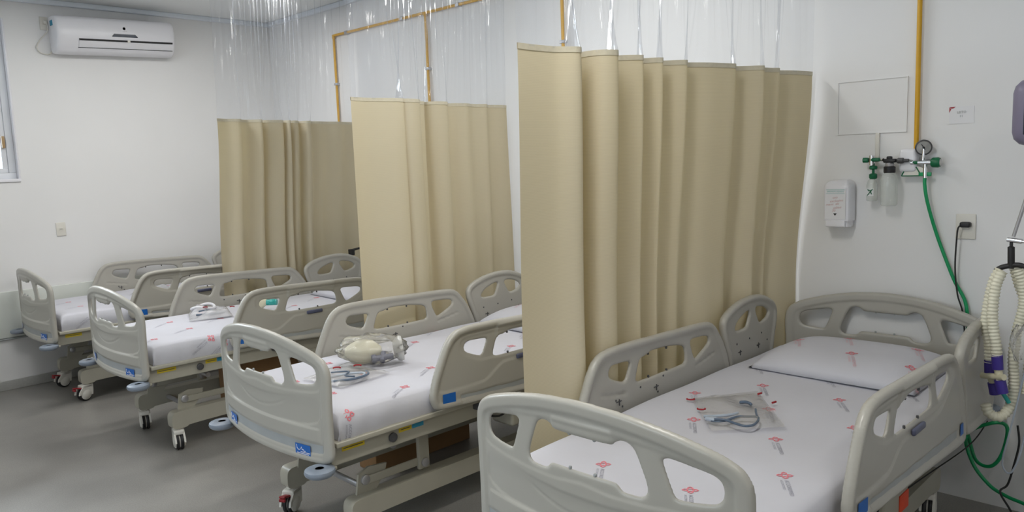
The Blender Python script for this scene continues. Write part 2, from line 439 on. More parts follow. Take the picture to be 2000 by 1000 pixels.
# greenery beyond the far window
b = MB()
for k in range(26):
    c = Vector((random.uniform(.3, 1.9), random.uniform(8.6, 9.3), random.uniform(.3, 1.35))); r = random.uniform(.18, .34)
    bm = bmesh.new(); bmesh.ops.create_icosphere(bm, subdivisions=2, radius=r)
    for v in bm.verts: v.co *= 1+random.uniform(-.25, .25)
    b.add([v.co+c for v in bm.verts], [[v.index for v in f.verts] for f in bm.faces]); bm.free()
b.tube([(1.1, 9, -.1), (1.12, 9, 1.2)], .05)
tag(b.build('shrub', M['leaf'], angle=180), 'green leafy shrub outside the window on the far wall', 'shrub')

# ------------------------------------------------------------------ hospital bed
W = .927
# --- foot / head board
def sym(pts, W=W): return [(W-u, z) for u, z in reversed(pts)]
half_out = [(0, .472), (.002, .60), (0, .72), (-.004, .80), (.0, .85), (.022, .888), (.075, .917), (.19, .950), (.32, .973)]
FB_OUT = half_out+[(W/2, .981)]+sym(half_out)+[(W*.75, .469), (W/2, .468), (W*.25, .469)]
h1 = [(.070, .803), (.066, .825), (.072, .848), (.093, .863), (.200, .883), (.218, .878), (.219, .866), (.193, .795), (.182, .779), (.088, .788)]
h2 = [(.262, .775), (.261, .800), (.295, .885), (.315, .899), (.338, .901), (.355, .892), (.366, .881)]
h2b = [(.385, .784), (.352, .783), (.340, .770), (.329, .763), (.28, .763)]
FB_H = [h1, sym(h1), h2+sym(h2)+[(W-u, z) for u, z in reversed(h2b)][::1]+h2b]
BOW = .06
TS = .72
def fb_place(u, z, t):
    q = 2*u/W-1
    return (-BOW*(1-q*q)-t*TS, W/2+(u-W/2)*.998, z)
def fb_half(U, Z, do, dh): return .0105+.0075*(1-sstep(do, .034, .046))
panel = rounded([(.055, .62), (.055, .735), (.10, .745), (.18, .735), (.30, .718), (W/2, .710), (W-.30, .718), (W-.18, .735), (W-.10, .745), (W-.055, .735), (W-.055, .62), (W/2, .612)], 2)
win = rounded([(.040, .77), (.040, .85), (.065, .872), (.19, .895), (.36, .912), (W-.36, .912), (W-.19, .895), (W-.065, .872), (W-.04, .85), (W-.04, .77), (W-.09, .755), (W-.25, .745), (W-.36, .742), (W/2, .755), (.36, .742), (.25, .745), (.09, .755)], 2)
def fb_front(U, Z, do, dh):
    p = seg_sdf(U, Z, panel); q = seg_sdf(U, Z, win)
    r = -.0055*sstep(p, -.002, .003)*sstep(.745-Z, 0, .06)
    r = r+.0045*sstep(-dh, -.030, -.022)*0
    r += -.003*sstep(q, -.002, .004)
    low = sstep(.615-Z, 0, .004)*sstep(Z, .556, .561)*sstep(U, .055, .07)*sstep(W-U, .055, .07)             # stepped belt under the panel
    r += .006*low
    strip = sstep(.552-Z, 0, .004)*sstep(Z, .492, .496)*sstep(U, .045, .05)*sstep(W-U, .045, .05)
    r += -.004*strip
    c = (U-W/2)/.2; arc = .700-.045*(1-np.clip(c*c, 0, 1.2))      # the shallow smile-shaped groove
    r += -.0032*np.exp(-((Z-arc)/.0032)**2)*(1-sstep(np.abs(c), .8, 1.15))
    grip = sstep(.105-np.abs(U-W/2), 0, .006)*sstep(Z, .86, .864)*sstep(.925-Z, 0, .006)
    r += .004*grip
    return r
FBM = board(FB_OUT, FB_H, .0047, fb_half, fb_front, lambda U, Z, a, b_: .0*U, fb_place)

# --- side rails, (s, z) profiles
FR_OUT = [(.480, .585), (.464, .63), (.480, .69), (.507, .752), (.553, .842), (.585, .878), (.625, .900), (.70, .908), (.87, .905), (1.13, .896), (1.34, .889), (1.405, .880), (1.445, .850), (1.50, .782), (1.548, .692), (1.575, .60), (1.588, .52), (1.570, .505), (1.52, .503), (1.05, .535), (.53, .565), (.50, .57)]
FR_H = [[(.668, .797), (.664, .815), (.675, .832), (.695, .838), (.790, .833), (.803, .825), (.775, .768), (.760, .760), (.748, .761), (.69, .783)],
        [(.838, .745), (.836, .757), (.858, .815), (.875, .829), (.915, .832), (.94, .843), (1.06, .838), (1.165, .822), (1.19, .806), (1.198, .755), (1.185, .738), (1.12, .737), (.86, .737)],
        [(1.233, .818), (1.240, .829), (1.26, .832), (1.352, .826), (1.384, .818), (1.388, .800), (1.37, .782), (1.285, .744), (1.265, .744)]]
HR_OUT = [(1.600, .515), (1.575, .56), (1.562, .66), (1.540, .72), (1.512, .79), (1.502, .845), (1.518, .876), (1.56, .902), (1.622, .922), (1.70, .937), (1.785, .941), (1.86, .936), (1.92, .920), (1.985, .893), (2.022, .862), (2.036, .825), (2.028, .77), (2.005, .70), (1.99, .62), (1.975, .53), (1.95, .51), (1.78, .505)]
HR_H = [[(1.622, .800), (1.620, .815), (1.640, .835), (1.668, .850), (1.735, .872), (1.755, .872), (1.762, .862), (1.735, .806), (1.722, .795), (1.64, .795)],
        [(1.815, .865), (1.822, .875), (1.842, .879), (1.905, .868), (1.945, .846), (1.953, .832), (1.935, .812), (1.88, .797), (1.862, .798), (1.85, .806)]]
fr_panel = rounded([(.500, .635), (.520, .70), (.555, .78), (.600, .848), (.64, .873), (.70, .880), (1.34, .863), (1.395, .855), (1.425, .820), (1.43, .79), (1.35, .74), (1.28, .705), (1.20, .698), (.90, .706), (.865, .69), (.80, .648), (.76, .635)], 2)
fr_win = rounded([(.64, .79), (.64, .84), (.67, .858), (1.33, .848), (1.41, .835), (1.415, .80), (1.33, .75), (1.28, .725), (1.15, .722), (.78, .738), (.74, .742)], 2)
def fr_half(U, Z, do, dh): return .010+.007*(1-sstep(do, .022, .034))
def fr_front(U, Z, do, dh):
    r = -.004*sstep(seg_sdf(U, Z, fr_panel), -.002, .006)
    r += -.003*sstep(seg_sdf(U, Z, fr_win), -.002, .004)
    zc = .590-.035*(U-.6)
    r += -.005*sstep(.020-np.abs(Z-zc), 0, .004)*sstep(U, .625, .63)*sstep(1.50-U, 0, .005)
    grip = sstep(.165-np.abs(U-1.02), 0, .008)*sstep(Z, .82, .824)*sstep(.888-Z, 0, .006)
    return r+.006*grip
def fr_back(U, Z, do, dh):
    r = -.003*sstep(.008-np.abs(Z-(.742-.05*np.cos((U-1.02)/.42*PI/2))), 0, .003)*sstep(.42-np.abs(U-1.02), 0, .02)*sstep(np.abs(U-1.02), .24, .26)
    return r
def hr_front(U, Z, do, dh): return -.003*sstep(do, .030, .036)
def rail_meshes():
    A = {}
    for side in ('near', 'far'):
        yc = -.009 if side == 'near' else W+.004
        sg = -1 if side == 'near' else 1
        pl = lambda s, z, t, yc=yc, sg=sg: (s, yc+sg*t, z)
        A['foot', side] = board(FR_OUT, FR_H, .0065, fr_half, fr_front, fr_back, pl, .012)
        A['head', side] = board(HR_OUT, HR_H, .0065, fr_half, hr_front, lambda U, Z, a, b_: 0*U, pl, .012)
    return A
RM = rail_meshes()

# --- mattress surface and its print
ML, MW, MZ, MT = 1.98, .865, .668, .115       # length, width, top, thickness
MX, MY = .045, .031
def msurf(u, v, lift=0.0):
    """u along the bed from the foot edge, v across from the near edge, both may run over the edges down the sides"""
    r = .030
    def wrap(a, L):
        d = max(0., -a, a-L)                  # how far past the edge
        e = min(a, L-a)
        if d > 0:
            drop = r*.45+d; off = 0
        elif e < r:
            q = 1-e/r; drop = r*.45*q*q; off = 0
        else: drop = 0; off = 0
        pos = min(max(a, 0), L)
        return pos, drop
    x, dx = wrap(u, ML); y, dy = wrap(v, MW)
    top = MZ+.0035*math.sin(3.1*u+1.7)*math.sin(5*v+.4)+.002*math.sin(11*u+6*v)
    dr = max(dx, dy) if (u < 0 or u > ML or v < 0 or v > MW) else dx+dy
    z = max(top-dr, MZ-MT)
    bulge = .012*math.sin(PI*min(1, max(0, (dy-r*.45)/(MT-r*.45))))*(1 if v > MW/2 else -1) if dy > r*.45 else 0
    bx = .008*math.sin(PI*min(1, max(0, (dx-r*.45)/(MT-r*.45))))*(1 if u > ML/2 else -1) if dx > r*.45 else 0
    wr = .003*math.sin(26*u+8*math.sin(5*u))*(1 if dy > r*.45 else 0)
    return Vector((MX+x+bx, MY+y+bulge+wr+lift*(0 if dy < r*.45 else (1 if v > MW/2 else -1)), z+lift*(1 if dy < r*.45 else .0)))
def mattress_mb():
    mb = MB(); S = MT-.030*.45
    us = [-S, -S*.66, -S*.33, 0, .006, .014, .03]+list(np.linspace(.06, ML-.06, 70))+[ML-.03, ML-.014, ML-.006, ML, ML+S*.33, ML+S*.66, ML+S]
    vs = [-S, -S*.66, -S*.33, 0, .006, .014, .03]+list(np.linspace(.06, MW-.06, 24))+[MW-.03, MW-.014, MW-.006, MW, MW+S*.33, MW+S*.66, MW+S]
    V = [msurf(u, v) for u in us for v in vs]; n = len(vs)
    Fc = [(i*n+j, (i+1)*n+j, (i+1)*n+j+1, i*n+j+1) for i in range(len(us)-1) for j in range(n-1)]
    mb.add(V, Fc)
    mb.box((MX+.004, MY+.004, MZ-MT-.004), (MX+ML-.004, MY+MW-.004, MZ-MT+.01))
    return mb
TXT = text_mesh('ACCORDMED', .0155, 'LEFT', .0)
def logo_shape():
    """four-lobed cross: a square turned by 45 degrees with a lobe on each side, open centre"""
    V = []; Fc = []
    for k in range(4):
        a = PI/2*k; c, s = math.cos(a), math.sin(a)
        def R(x, y): return (c*x-s*y, s*x+c*y)
        q = [(.0045, 0), (.0075, .0075), (.0155, .0075), (.0225, .0), (.0155, -.0075), (.0075, -.0075)]
        q2 = [(.0085, 0), (.0105, .0035), (.0145, .0035), (.0175, 0), (.0145, -.0035), (.0105, -.0035)]
        n = len(V); V += [R(*p) for p in q]+[R(*p) for p in q2]
        for i in range(6): Fc.append((n+i, n+(i+1) % 6, n+6+(i+1) % 6, n+6+i))
    return V, Fc
LOGO = logo_shape()
def print_mb(surf, centres, ang, scale=1.12, lift=.0012):
    mb = MB(); base = ang
    for c_ in centres:
        cx, cy = c_[:2]; ang = math.radians(c_[2]) if len(c_) > 2 else base; ca, sa = math.cos(ang), math.sin(ang)
        mb.mi = 0
        mb.add([surf(cx+x*scale*ca-y*scale*sa, cy+x*scale*sa+y*scale*ca, lift) for x, y in LOGO[0]], LOGO[1])
        mb.mi = 1
        for row, sc in ((0, 1.0), (-.013, .62)):
            vs = [((.030+x*sc)*scale, (y*sc+row)*scale) for x, y, _ in TXT[0]]
            mb.add([surf(cx+x*ca-y*sa, cy+x*sa+y*ca, lift) for x, y in vs], TXT[1])
    return mb
def print_centres(dx, dy):
    c = []
    for i in range(-1, 9):
        for j in range(-1, 4):
            x = .20+.265*i+dx; y = (.29 if i % 2 == 0 else .135)+.31*j+dy
            if .03 < x < ML-.14 and -.06 < y < MW+.03: c.append((x, y))
    return c

BUILT = {}
def make_bed():
    t = thing('hospital_bed', 'x', 'hospital bed')
    # platform and upper frame
    MB().box((.02, .045, .536), (2.06, W-.045, .552), .004).build('platform', M['steel'], t)
    for y in (.012, W-.045): MB().box((.02, y, .535), (2.08, y+.033, .556), .004).build('platform_rim', M['steel'], t)
    for y in (.045, W-.085): MB().box((.01, y, .455), (2.10, y+.04, .535), .006).build('frame_rail', M['steel'], t)
    for x in (.03, .70, 1.35, 2.03): MB().box((x, .085, .47), (x+.04, W-.085, .525), .005).build('cross_member', M['steel'], t)
    fb = FBM.build('footboard', M['abs'], t, angle=180, fix=False)
    hb = bpy.data.objects.new('headboard', fb.data); COL.objects.link(hb); hb.parent = t
    hb.rotation_euler = (0, 0, PI); hb.location = (2.145, W, -.048)
    for o in (fb, hb):
        def on(u, z, e): return fb_place(u, z, .0105+e+.0006)
        s = MB(); s.grid(lambda a, c: on(.05+a*(W-.10), .497+c*.052, -.0030), 30, 1); s.build('grey_strip', M['grey'], o)
        for u0, u1 in ((.115, .205), (W-.205, W-.115)):
            s = MB(); s.grid(lambda a, c: on(u0+a*(u1-u0), .486+c*.052, .004), 6, 1)
            st = s.build('blue_sticker', M['blue'], o)
            if o is fb:
                # white line drawing and text line on the sticker (part of the sticker, level kept)
                pass
        s = MB()
        for u, z in ((.42, .883), (.505, .883), (.42, .787), (.505, .787)):
            q = 2*u/W-1; s.lathe([(.004, 0), (.005, .006), (.004, .012)], (-BOW*(1-q*q)-.007, u, z), (-1, 0, 0), 8) if False else s.lathe([(.004, -.004), (.005, 0), (.004, .004)], (-BOW*(1-q*q), u, z), (0, 0, 1), 8)
        s.build('rubber_peg', M['grey'], o)
    # sticker print
    s = MB()
    def on2(u, z): return fb_place(u, z, .0105+.0058)
    for u0 in (.115, W-.205):
        for a0, a1, b0, b1 in ((.02, .09, .24, .30), (.012, .068, .36, .42)):
            s.grid(lambda a, c: on2(u0+a0+a*(a1-a0)-.01, .486+.052*(b0+c*(b1-b0))), 4, 1)
        pth = [(.080, .90), (.078, .62), (.068, .50), (.058, .58), (.052, .78), (.047, .55), (.040, .60), (.036, .47), (.028, .50)]
        for i in range(len(pth)-1):
            (a0, z0), (a1, z1) = pth[i], pth[i+1]
            p0 = Vector(on2(u0+a0, .486+.052*z0)); p1 = Vector(on2(u0+a1, .486+.052*z1))
            s.tube([p0, p1], .0011, 4)
    s.build('sticker_print', M['white'], fb)
    # bumper discs
    for x, sg in ((-.048, 1), (2.145+.048, -1)):
        for y in (.035, W-.035):
            s = MB(); s.lathe([(.017, .016), (.017, -.010), (.048, -.014), (.057, -.006), (.060, .003), (.057, .012), (.046, .017), (.022, .019), (.017, .016)], (x, y, .458), n=28)
            s.build('bumper_disc', M['bumper'], t)
            MB().box((min(x, x+sg*.07), y-.014, .450), (max(x, x+sg*.07), y+.014, .464), .004).build('bumper_bracket', M['steel'], t)
    # rails
    for (kind, side), mb in RM.items():
        r = mb.build('side_rail', M['abs'], t, angle=180, fix=False)
        sg, yf = (-1, -.009-.0105) if side == 'near' else (1, W+.004+.0105)
        if kind == 'foot':
            def pl(s_, z_, e): return (s_, yf+sg*e, z_)
            s = MB(); s.grid(lambda a, c: pl(.632+a*.865, .590-.035*(a*.865+.03)-.017+c*.034, -.0045), 20, 1); s.build('grey_strip', M['grey'], r)
            s = MB(); s.grid(lambda a, c: pl(.525+a*.072, .592-.003*a+c*.043, .0030), 2, 1); s.build('blue_sticker', M['blue'], r)
            s = MB(); s.grid(lambda a, c: pl(1.512+a*.045, .545+c*.045, .0030), 2, 1); s.build('blue_sticker', M['blue'], r)
            s = MB(); s.box((.975, yf-.010 if sg < 0 else yf-.004, .700), (1.085, yf+.004 if sg < 0 else yf+.010, .722), .006); s.build('release_lever', M['lever'], r)
            s = MB()
            for (a, z) in ((.93, .835), (1.06, .833), (.93, .741), (1.06, .739)): s.lathe([(.004, -.005), (.005, 0), (.004, .005)], (a, -.009 if side == 'near' else W+.004, z), n=8)
            s.build('rubber_peg', M['dark'], r)
        # inner face: small screws and latch slots
        yi = -.009+.011 if side == 'near' else W+.004-.011
        s = MB(); di = 1 if side == 'near' else -1
        L = ((.70, .70), (.86, .735-.02), (1.02, .725), (.74, .668), (.98, .668)) if kind == 'foot' else ((1.63, .735), (1.75, .74), (1.87, .745), (1.66, .69), (1.83, .69), (1.93, .70))
        for (a, z) in L: s.lathe([(.0045, 0), (.0045, .0015)], (a, yi-.0005*di, z), (0, di, 0), 8)
        for a in ((.72, .97) if kind == 'foot' else (1.66, 1.84)):
            s.box((a-.018, min(yi, yi+.0015*di), .690), (a+.014, max(yi, yi+.0015*di), .694)); s.box((a-.002, min(yi, yi+.0015*di), .676), (a+.003, max(yi, yi+.0015*di), .701))
        s.build('latch_slot', M['dark'], r)
        # rail bracket under the platform
        xs = (.75, 1.32) if kind == 'foot' else (1.68, 1.9)
        for a in xs:
            lo, hi = (-.002, .05) if side == 'near' else (W-.05, W+.002)
            MB().box((a, lo, .50), (a+.035, hi, .535), .004).build('rail_bracket', M['dark'], t)
    # labels on the frame edge
    for (a, c, m) in ((.06, .165, 'ylabel'), (.335, .40, 'ylabel'), (.405, .465, 'cyan')):
        MB().box((a, .0435, .505), (c, .0455, .527)).build('frame_label', M[m], t)
    s = MB()
    for a in (.066, .345): s.box((a, .0425, .514), (a+(.09 if a < .1 else .045), .0436, .517))
    s.build('label_text', M['dark'], t)
    MB().lathe([(.016, 0), (.020, .004), (.020, .012), (.012, .015), (.008, .015)], (.30, .045, .497), (0, -1, 0), 18).build('frame_end_plug', M['dark'], t)
    # base frame
    for y in (.1875, .734):
        s = MB()
        prof = [(.155, .125), (.155, .205), (.175, .226), (.24, .228), (1.92, .228), (1.985, .226), (2.005, .205), (2.005, .125), (1.93, .125), (1.90, .142), (.26, .142), (.235, .125)]
        s.prism(rounded(prof, 2), lambda u, z: (u, y-.035, z), lambda u, z: (u, y+.035, z))
        s.build('base_beam', M['steel'], t, angle=35)
    for x in (.34, 1.82): MB().tube([(x, .222, .18), (x, .699, .18)], .014, 12).build('cross_tube', M['zinc'], t)
    # lifting linkage: two mirrored sets
    for y in (.205, .70):
        for x0, d in ((.26, 1), (1.90, -1)):
            s = MB()
            s.prism([(x0-.05*d, .22), (x0-.035*d, .315), (x0+.015*d, .335), (x0+.11*d, .325), (x0+.10*d, .29), (x0+.05*d, .225)][::d], lambda u, z: (u, y-.006, z), lambda u, z: (u, y+.006, z))
            a = s.build('pivot_plate', M['steel'], t, angle=30)
            MB().lathe([(.022, 0), (.022, .010), (.016, .014)], (x0-.005*d, y-.006, .285), (0, -1, 0), 18).build('pivot_bolt', M['zinc'], a)
            s = MB(); s.box((min(x0+.0*d, x0+.33*d), y-.018, .262), (max(x0+.0*d, x0+.33*d), y-.006, .300), .006)
            s.build('lift_arm', M['steel'], t)
            s = MB(); s.box((min(x0+.27*d, x0+.33*d), y-.03, .245), (max(x0+.27*d, x0+.33*d), y-.008, .47), .006)
            p = s.build('lift_post', M['steel'], t)
            MB().lathe([(.020, 0), (.020, .008), (.014, .012)], (x0+.30*d, y-.030, .275), (0, -1, 0), 18).build('pivot_bolt', M['zinc'], p)
    s = MB(); s.tube([(.40, .18, .40), (.40, .60, .40)], .015, 14); s.build('torsion_bar', M['zinc'], t)
    s = MB(); s.box((.36, .60, .37), (.46, .70, .47), .02); s.build('crank_gearbox', M['dark'], t)
    # control box under the platform, near side
    cb = MB().box((1.00, .05, .345), (1.25, .20, .475), .015).build('control_box', M['steel'], t)
    MB().box((1.145, .046, .352), (1.235, .051, .415), .002).build('warning_label', M['orange'], cb)
    s = MB(); s.tube(smooth_path([(.80, .055, .47), (.86, .045, .44), (.93, .05, .425), (1.0, .07, .44)], 5), .005, 8); s.build('cable', M['black'], t)
    # mattress
    m = mattress_mb().build('mattress', M['sheet'], t, angle=180)
    BUILT['mattress'] = m
    return t
def add_casters(t, rz, pedal):
    for x in (.195, 1.965):
        for y in (.1875, .734):
            R = Matrix.Rotation(rz, 3, 'Z'); o = Vector((x, y, 0))
            def T(mb):
                mb.v = [tuple(R @ Vector(p)+o) for p in mb.v]; return mb
            s = MB(); s.mi = 0
            # fork housing: arched cover over the wheel
            arc = [(-.030+.052*math.cos(a), .052+.052*math.sin(a)) for a in np.linspace(-.15, PI*.93, 14)]
            poly = arc+[(-.072, .062), (-.05, .095), (-.01, .085), (.004, .062)]
            outer = [(.026, .040), (.030, .072), (.032, .118), (-.032, .118), (-.052, .098), (-.074, .072), (-.080, .052), (-.066, .052), (-.052, .072), (-.030, .076), (-.008, .066), (.004, .040)]
            s.prism(outer, lambda u, z: (u, -.030, z), lambda u, z: (u, -.020, z)); s.prism(outer, lambda u, z: (u, .020, z), lambda u, z: (u, .030, z))
            s.box((-.050, -.03, .092), (.032, .03, .120), .008)
            s.lathe([(.026, .112), (.028, .120), (.028, .128)], n=18)
            c = T(s).build('caster', M['offwhite'], t, angle=35)
            for yy in (-.012, .012):
                s = MB(); s.lathe([(.040, -.009), (.047, -.008), (.050, -.004), (.050, .004), (.047, .008), (.040, .009)], (-.020, yy, .050), (0, 1, 0), 28)
                T(s).build('tyre', M['black'], c)
            s = MB(); s.lathe([(.006, -.0345), (.030, -.0325), (.040, -.024), (.040, .024), (.030, .0325), (.006, .0345)], (-.020, 0, .050), (0, 1, 0), 28)
            T(s).build('hub', M['offwhite'], c)
            if pedal:
                s = MB(); s.box((-.100, -.016, .098), (-.045, .016, .108), .004, rot=(0, .25, 0)); s.box((-.102, -.016, .086), (-.090, .016, .102), .004)
                T(s).build('brake_pedal', M['red'], c)
BEDS = [(1.5365, 5.9211), (1.5579, 4.3672), (1.5492, 2.5178), (1.594, .8127)]
BEDLAB = ['ivory hospital bed beside the far wall, farthest from the camera',
          'ivory hospital bed second from the far wall, wrapped white kit by its far rail',
          'ivory hospital bed between the two nearer curtains, clear bagged resuscitator on its sheet',
          'ivory hospital bed nearest the camera, at the right, under the wall gas outlet']
bed0 = make_bed(); beds = []
for i, (bx, by) in enumerate(BEDS):
    beds.append(bed0 if i == 0 else copy_tree(bed0))
for i, (bx, by) in enumerate(BEDS):
    t = beds[i]; t.location = (bx, by, 0); t.rotation_euler = (0, 0, math.radians((-1.7, -1.2, -1.2, 0)[i])); t['label'] = BEDLAB[i]; t['category'] = 'hospital bed'; t['group'] = 'hospital beds in the row'
    add_casters(t, (0.35, 1.35, .55, .2)[i], i in (0, 2))
idx = {}
for q in bpy.data.objects:
    if q.parent: idx.setdefault(q.parent.name, []).append(q)
for q in idx[beds[3].name]:
    if q.name.startswith('side_rail') and q.data.vertices[0].co.y < .4: q.location.y = -.018
for i, t in enumerate(beds):
    m = [c for c in idx[t.name] if c.name.startswith('mattress')][0]
    ang = math.radians(213)
    p = print_mb(msurf, print_centres((0.0, .13, -.08, 0.0)[i], (0, .02, -.05, 0)[i])+([], [(.40, -.040, 225)], [(.045, -.006, 268)], [])[i], ang)
    p.build('sheet_print', [M['pink'], M['ink']], m, smooth=False, fix=False)

# pillows
def psurf(a, c, L=.58, Wd=.68, H=.075):
    """a, c in metres from the pillow corner; returns the top surface"""
    u = min(max(a/L, 0), 1); v = min(max(c/Wd, 0), 1)
    e = (1-abs(2*u-1)**3.2)*(1-abs(2*v-1)**4.5); h = max(e, 0)**.55
    return u, v, h*H+.006*math.sin(9*c+2)*h*math.sin(7*a)
def pillow(i, name_lab, x, y, rz, H=.075):
    bx, by = BEDS[i]
    t_z = MZ-.004
    mb = MB(); nu, nv = 26, 34; L, Wd = .58, .68
    def top(u, v): 
        a, c, h = psurf(u*L, v*Wd, L, Wd, H); return Vector((u*L-L/2, v*Wd-Wd/2, .012+h))
    def bot(u, v):
        e = (1-abs(2*u-1)**3.2)*(1-abs(2*v-1)**4.5); return Vector((u*L-L/2, v*Wd-Wd/2, .012-.011*min(1, max(e, 0)**.5*1.5)))
    mb.grid(top, nu, nv); mb.grid(bot, nu, nv)
    bm = bmesh.new()
    o = mb.build('pillow', M['sheet'], None, angle=180)
    bm.from_mesh(o.data); bmesh.ops.remove_doubles(bm, verts=bm.verts, dist=.0015); bmesh.ops.recalc_face_normals(bm, faces=bm.faces); bm.to_mesh(o.data); bm.free()
    o.location = (bx+x, by+y, t_z); o.rotation_euler = (0, 0, rz)
    tag(o, name_lab, 'pillow', 'pillows at the bed heads')
    def ps(a, c, lift): 
        _, _, h = psurf(a+L/2, c+Wd/2, L, Wd, H); return Vector((a, c, .012+h+lift+.0006))
    cs = [(.02, .25), (-.09, -.03), (.17, .08), (.14, -.22), (-.13, -.28)] if i >= 2 else [(-.10, .15), (.08, -.12)]
    p = print_mb(ps, cs, math.radians(205), 1.2); p.build('pillow_print', [M['pink'], M['pinkp']], o, smooth=False, fix=False)
    return o
pillow(3, 'large flat white pillow with red print on the nearest bed', 1.785, .455, 0, .082)
pillow(2, 'white pillow half hidden by the nearest cream curtain', 1.77, .44, -.014, .085)
pillow(1, 'white pillow at the head of the second bed from the far wall', 1.77, .43, -.014, .08)
pillow(0, 'white pillow on the farthest bed, by the far wall', 1.77, .43, -.014, .08)

# ------------------------------------------------------------------ curtains
CUR = [
 ('nearest', [(1.85, 1.76), (1.95, 1.76), (2.03, 1.75), (2.10, 1.712), (2.132, 1.735), (2.13, 1.79), (2.16, 1.83), (2.21, 1.82), (2.215, 1.76), (2.235, 1.71), (2.29, 1.69), (2.325, 1.73), (2.345, 1.785), (2.40, 1.79), (2.445, 1.745), (2.49, 1.72), (2.515, 1.76), (2.56, 1.79), (2.60, 1.745), (2.63, 1.725), (2.655, 1.77), (2.70, 1.79), (2.75, 1.74), (2.79, 1.715), (2.82, 1.75), (2.86, 1.76), (2.95, 1.715), (3.04, 1.69), (3.11, 1.675), (3.15, 1.72), (3.20, 1.72), (3.25, 1.68), (3.30, 1.64), (3.345, 1.68), (3.42, 1.67), (3.47, 1.65), (3.51, 1.695), (3.56, 1.70), (3.66, 1.66), (3.80, 1.64)], 1.99, lambda q: (.065+.065*min(1, q/.8)-.04*max(0, q-.85)/.15, .045+.075*min(1, q/.8)-.09*max(0, q-.85)/.15), 'cream bed curtain with clear vinyl top, nearest the camera, hanging beside the nearest bed'),
 ('middle', [(2.40, 3.51), (2.50, 3.525), (2.60, 3.505), (2.68, 3.485), (2.735, 3.49), (2.75, 3.53), (2.735, 3.565), (2.745, 3.50), (2.80, 3.485), (2.865, 3.51), (2.90, 3.56), (2.93, 3.60), (2.985, 3.615), (3.005, 3.65), (3.02, 3.60), (3.08, 3.575), (3.14, 3.585), (3.175, 3.64), (3.22, 3.675), (3.28, 3.65), (3.34, 3.635), (3.41, 3.66), (3.47, 3.655), (3.52, 3.64), (3.58, 3.685), (3.68, 3.67), (3.74, 3.68)], 1.98, lambda q: (.045, .03+.03*q), 'middle cream bed curtain with clear vinyl top, behind the bed with the bagged resuscitator'),
 ('far', [(2.49, 5.26), (2.57, 5.285), (2.66, 5.27), (2.70, 5.33), (2.755, 5.36), (2.80, 5.33), (2.84, 5.30), (2.87, 5.34), (2.895, 5.41), (2.93, 5.37), (3.0, 5.35), (3.05, 5.36), (3.068, 5.42), (3.09, 5.36), (3.112, 5.36), (3.13, 5.43), (3.16, 5.38), (3.20, 5.40), (3.235, 5.46), (3.27, 5.39), (3.31, 5.40), (3.34, 5.46), (3.42, 5.45), (3.50, 5.47), (3.6, 5.455), (3.70, 5.50), (3.80, 5.49)], 1.98, lambda q: (.115-.05*q, 0), 'cream bed curtain with clear vinyl top, farthest from the camera, by the far wall'),
]
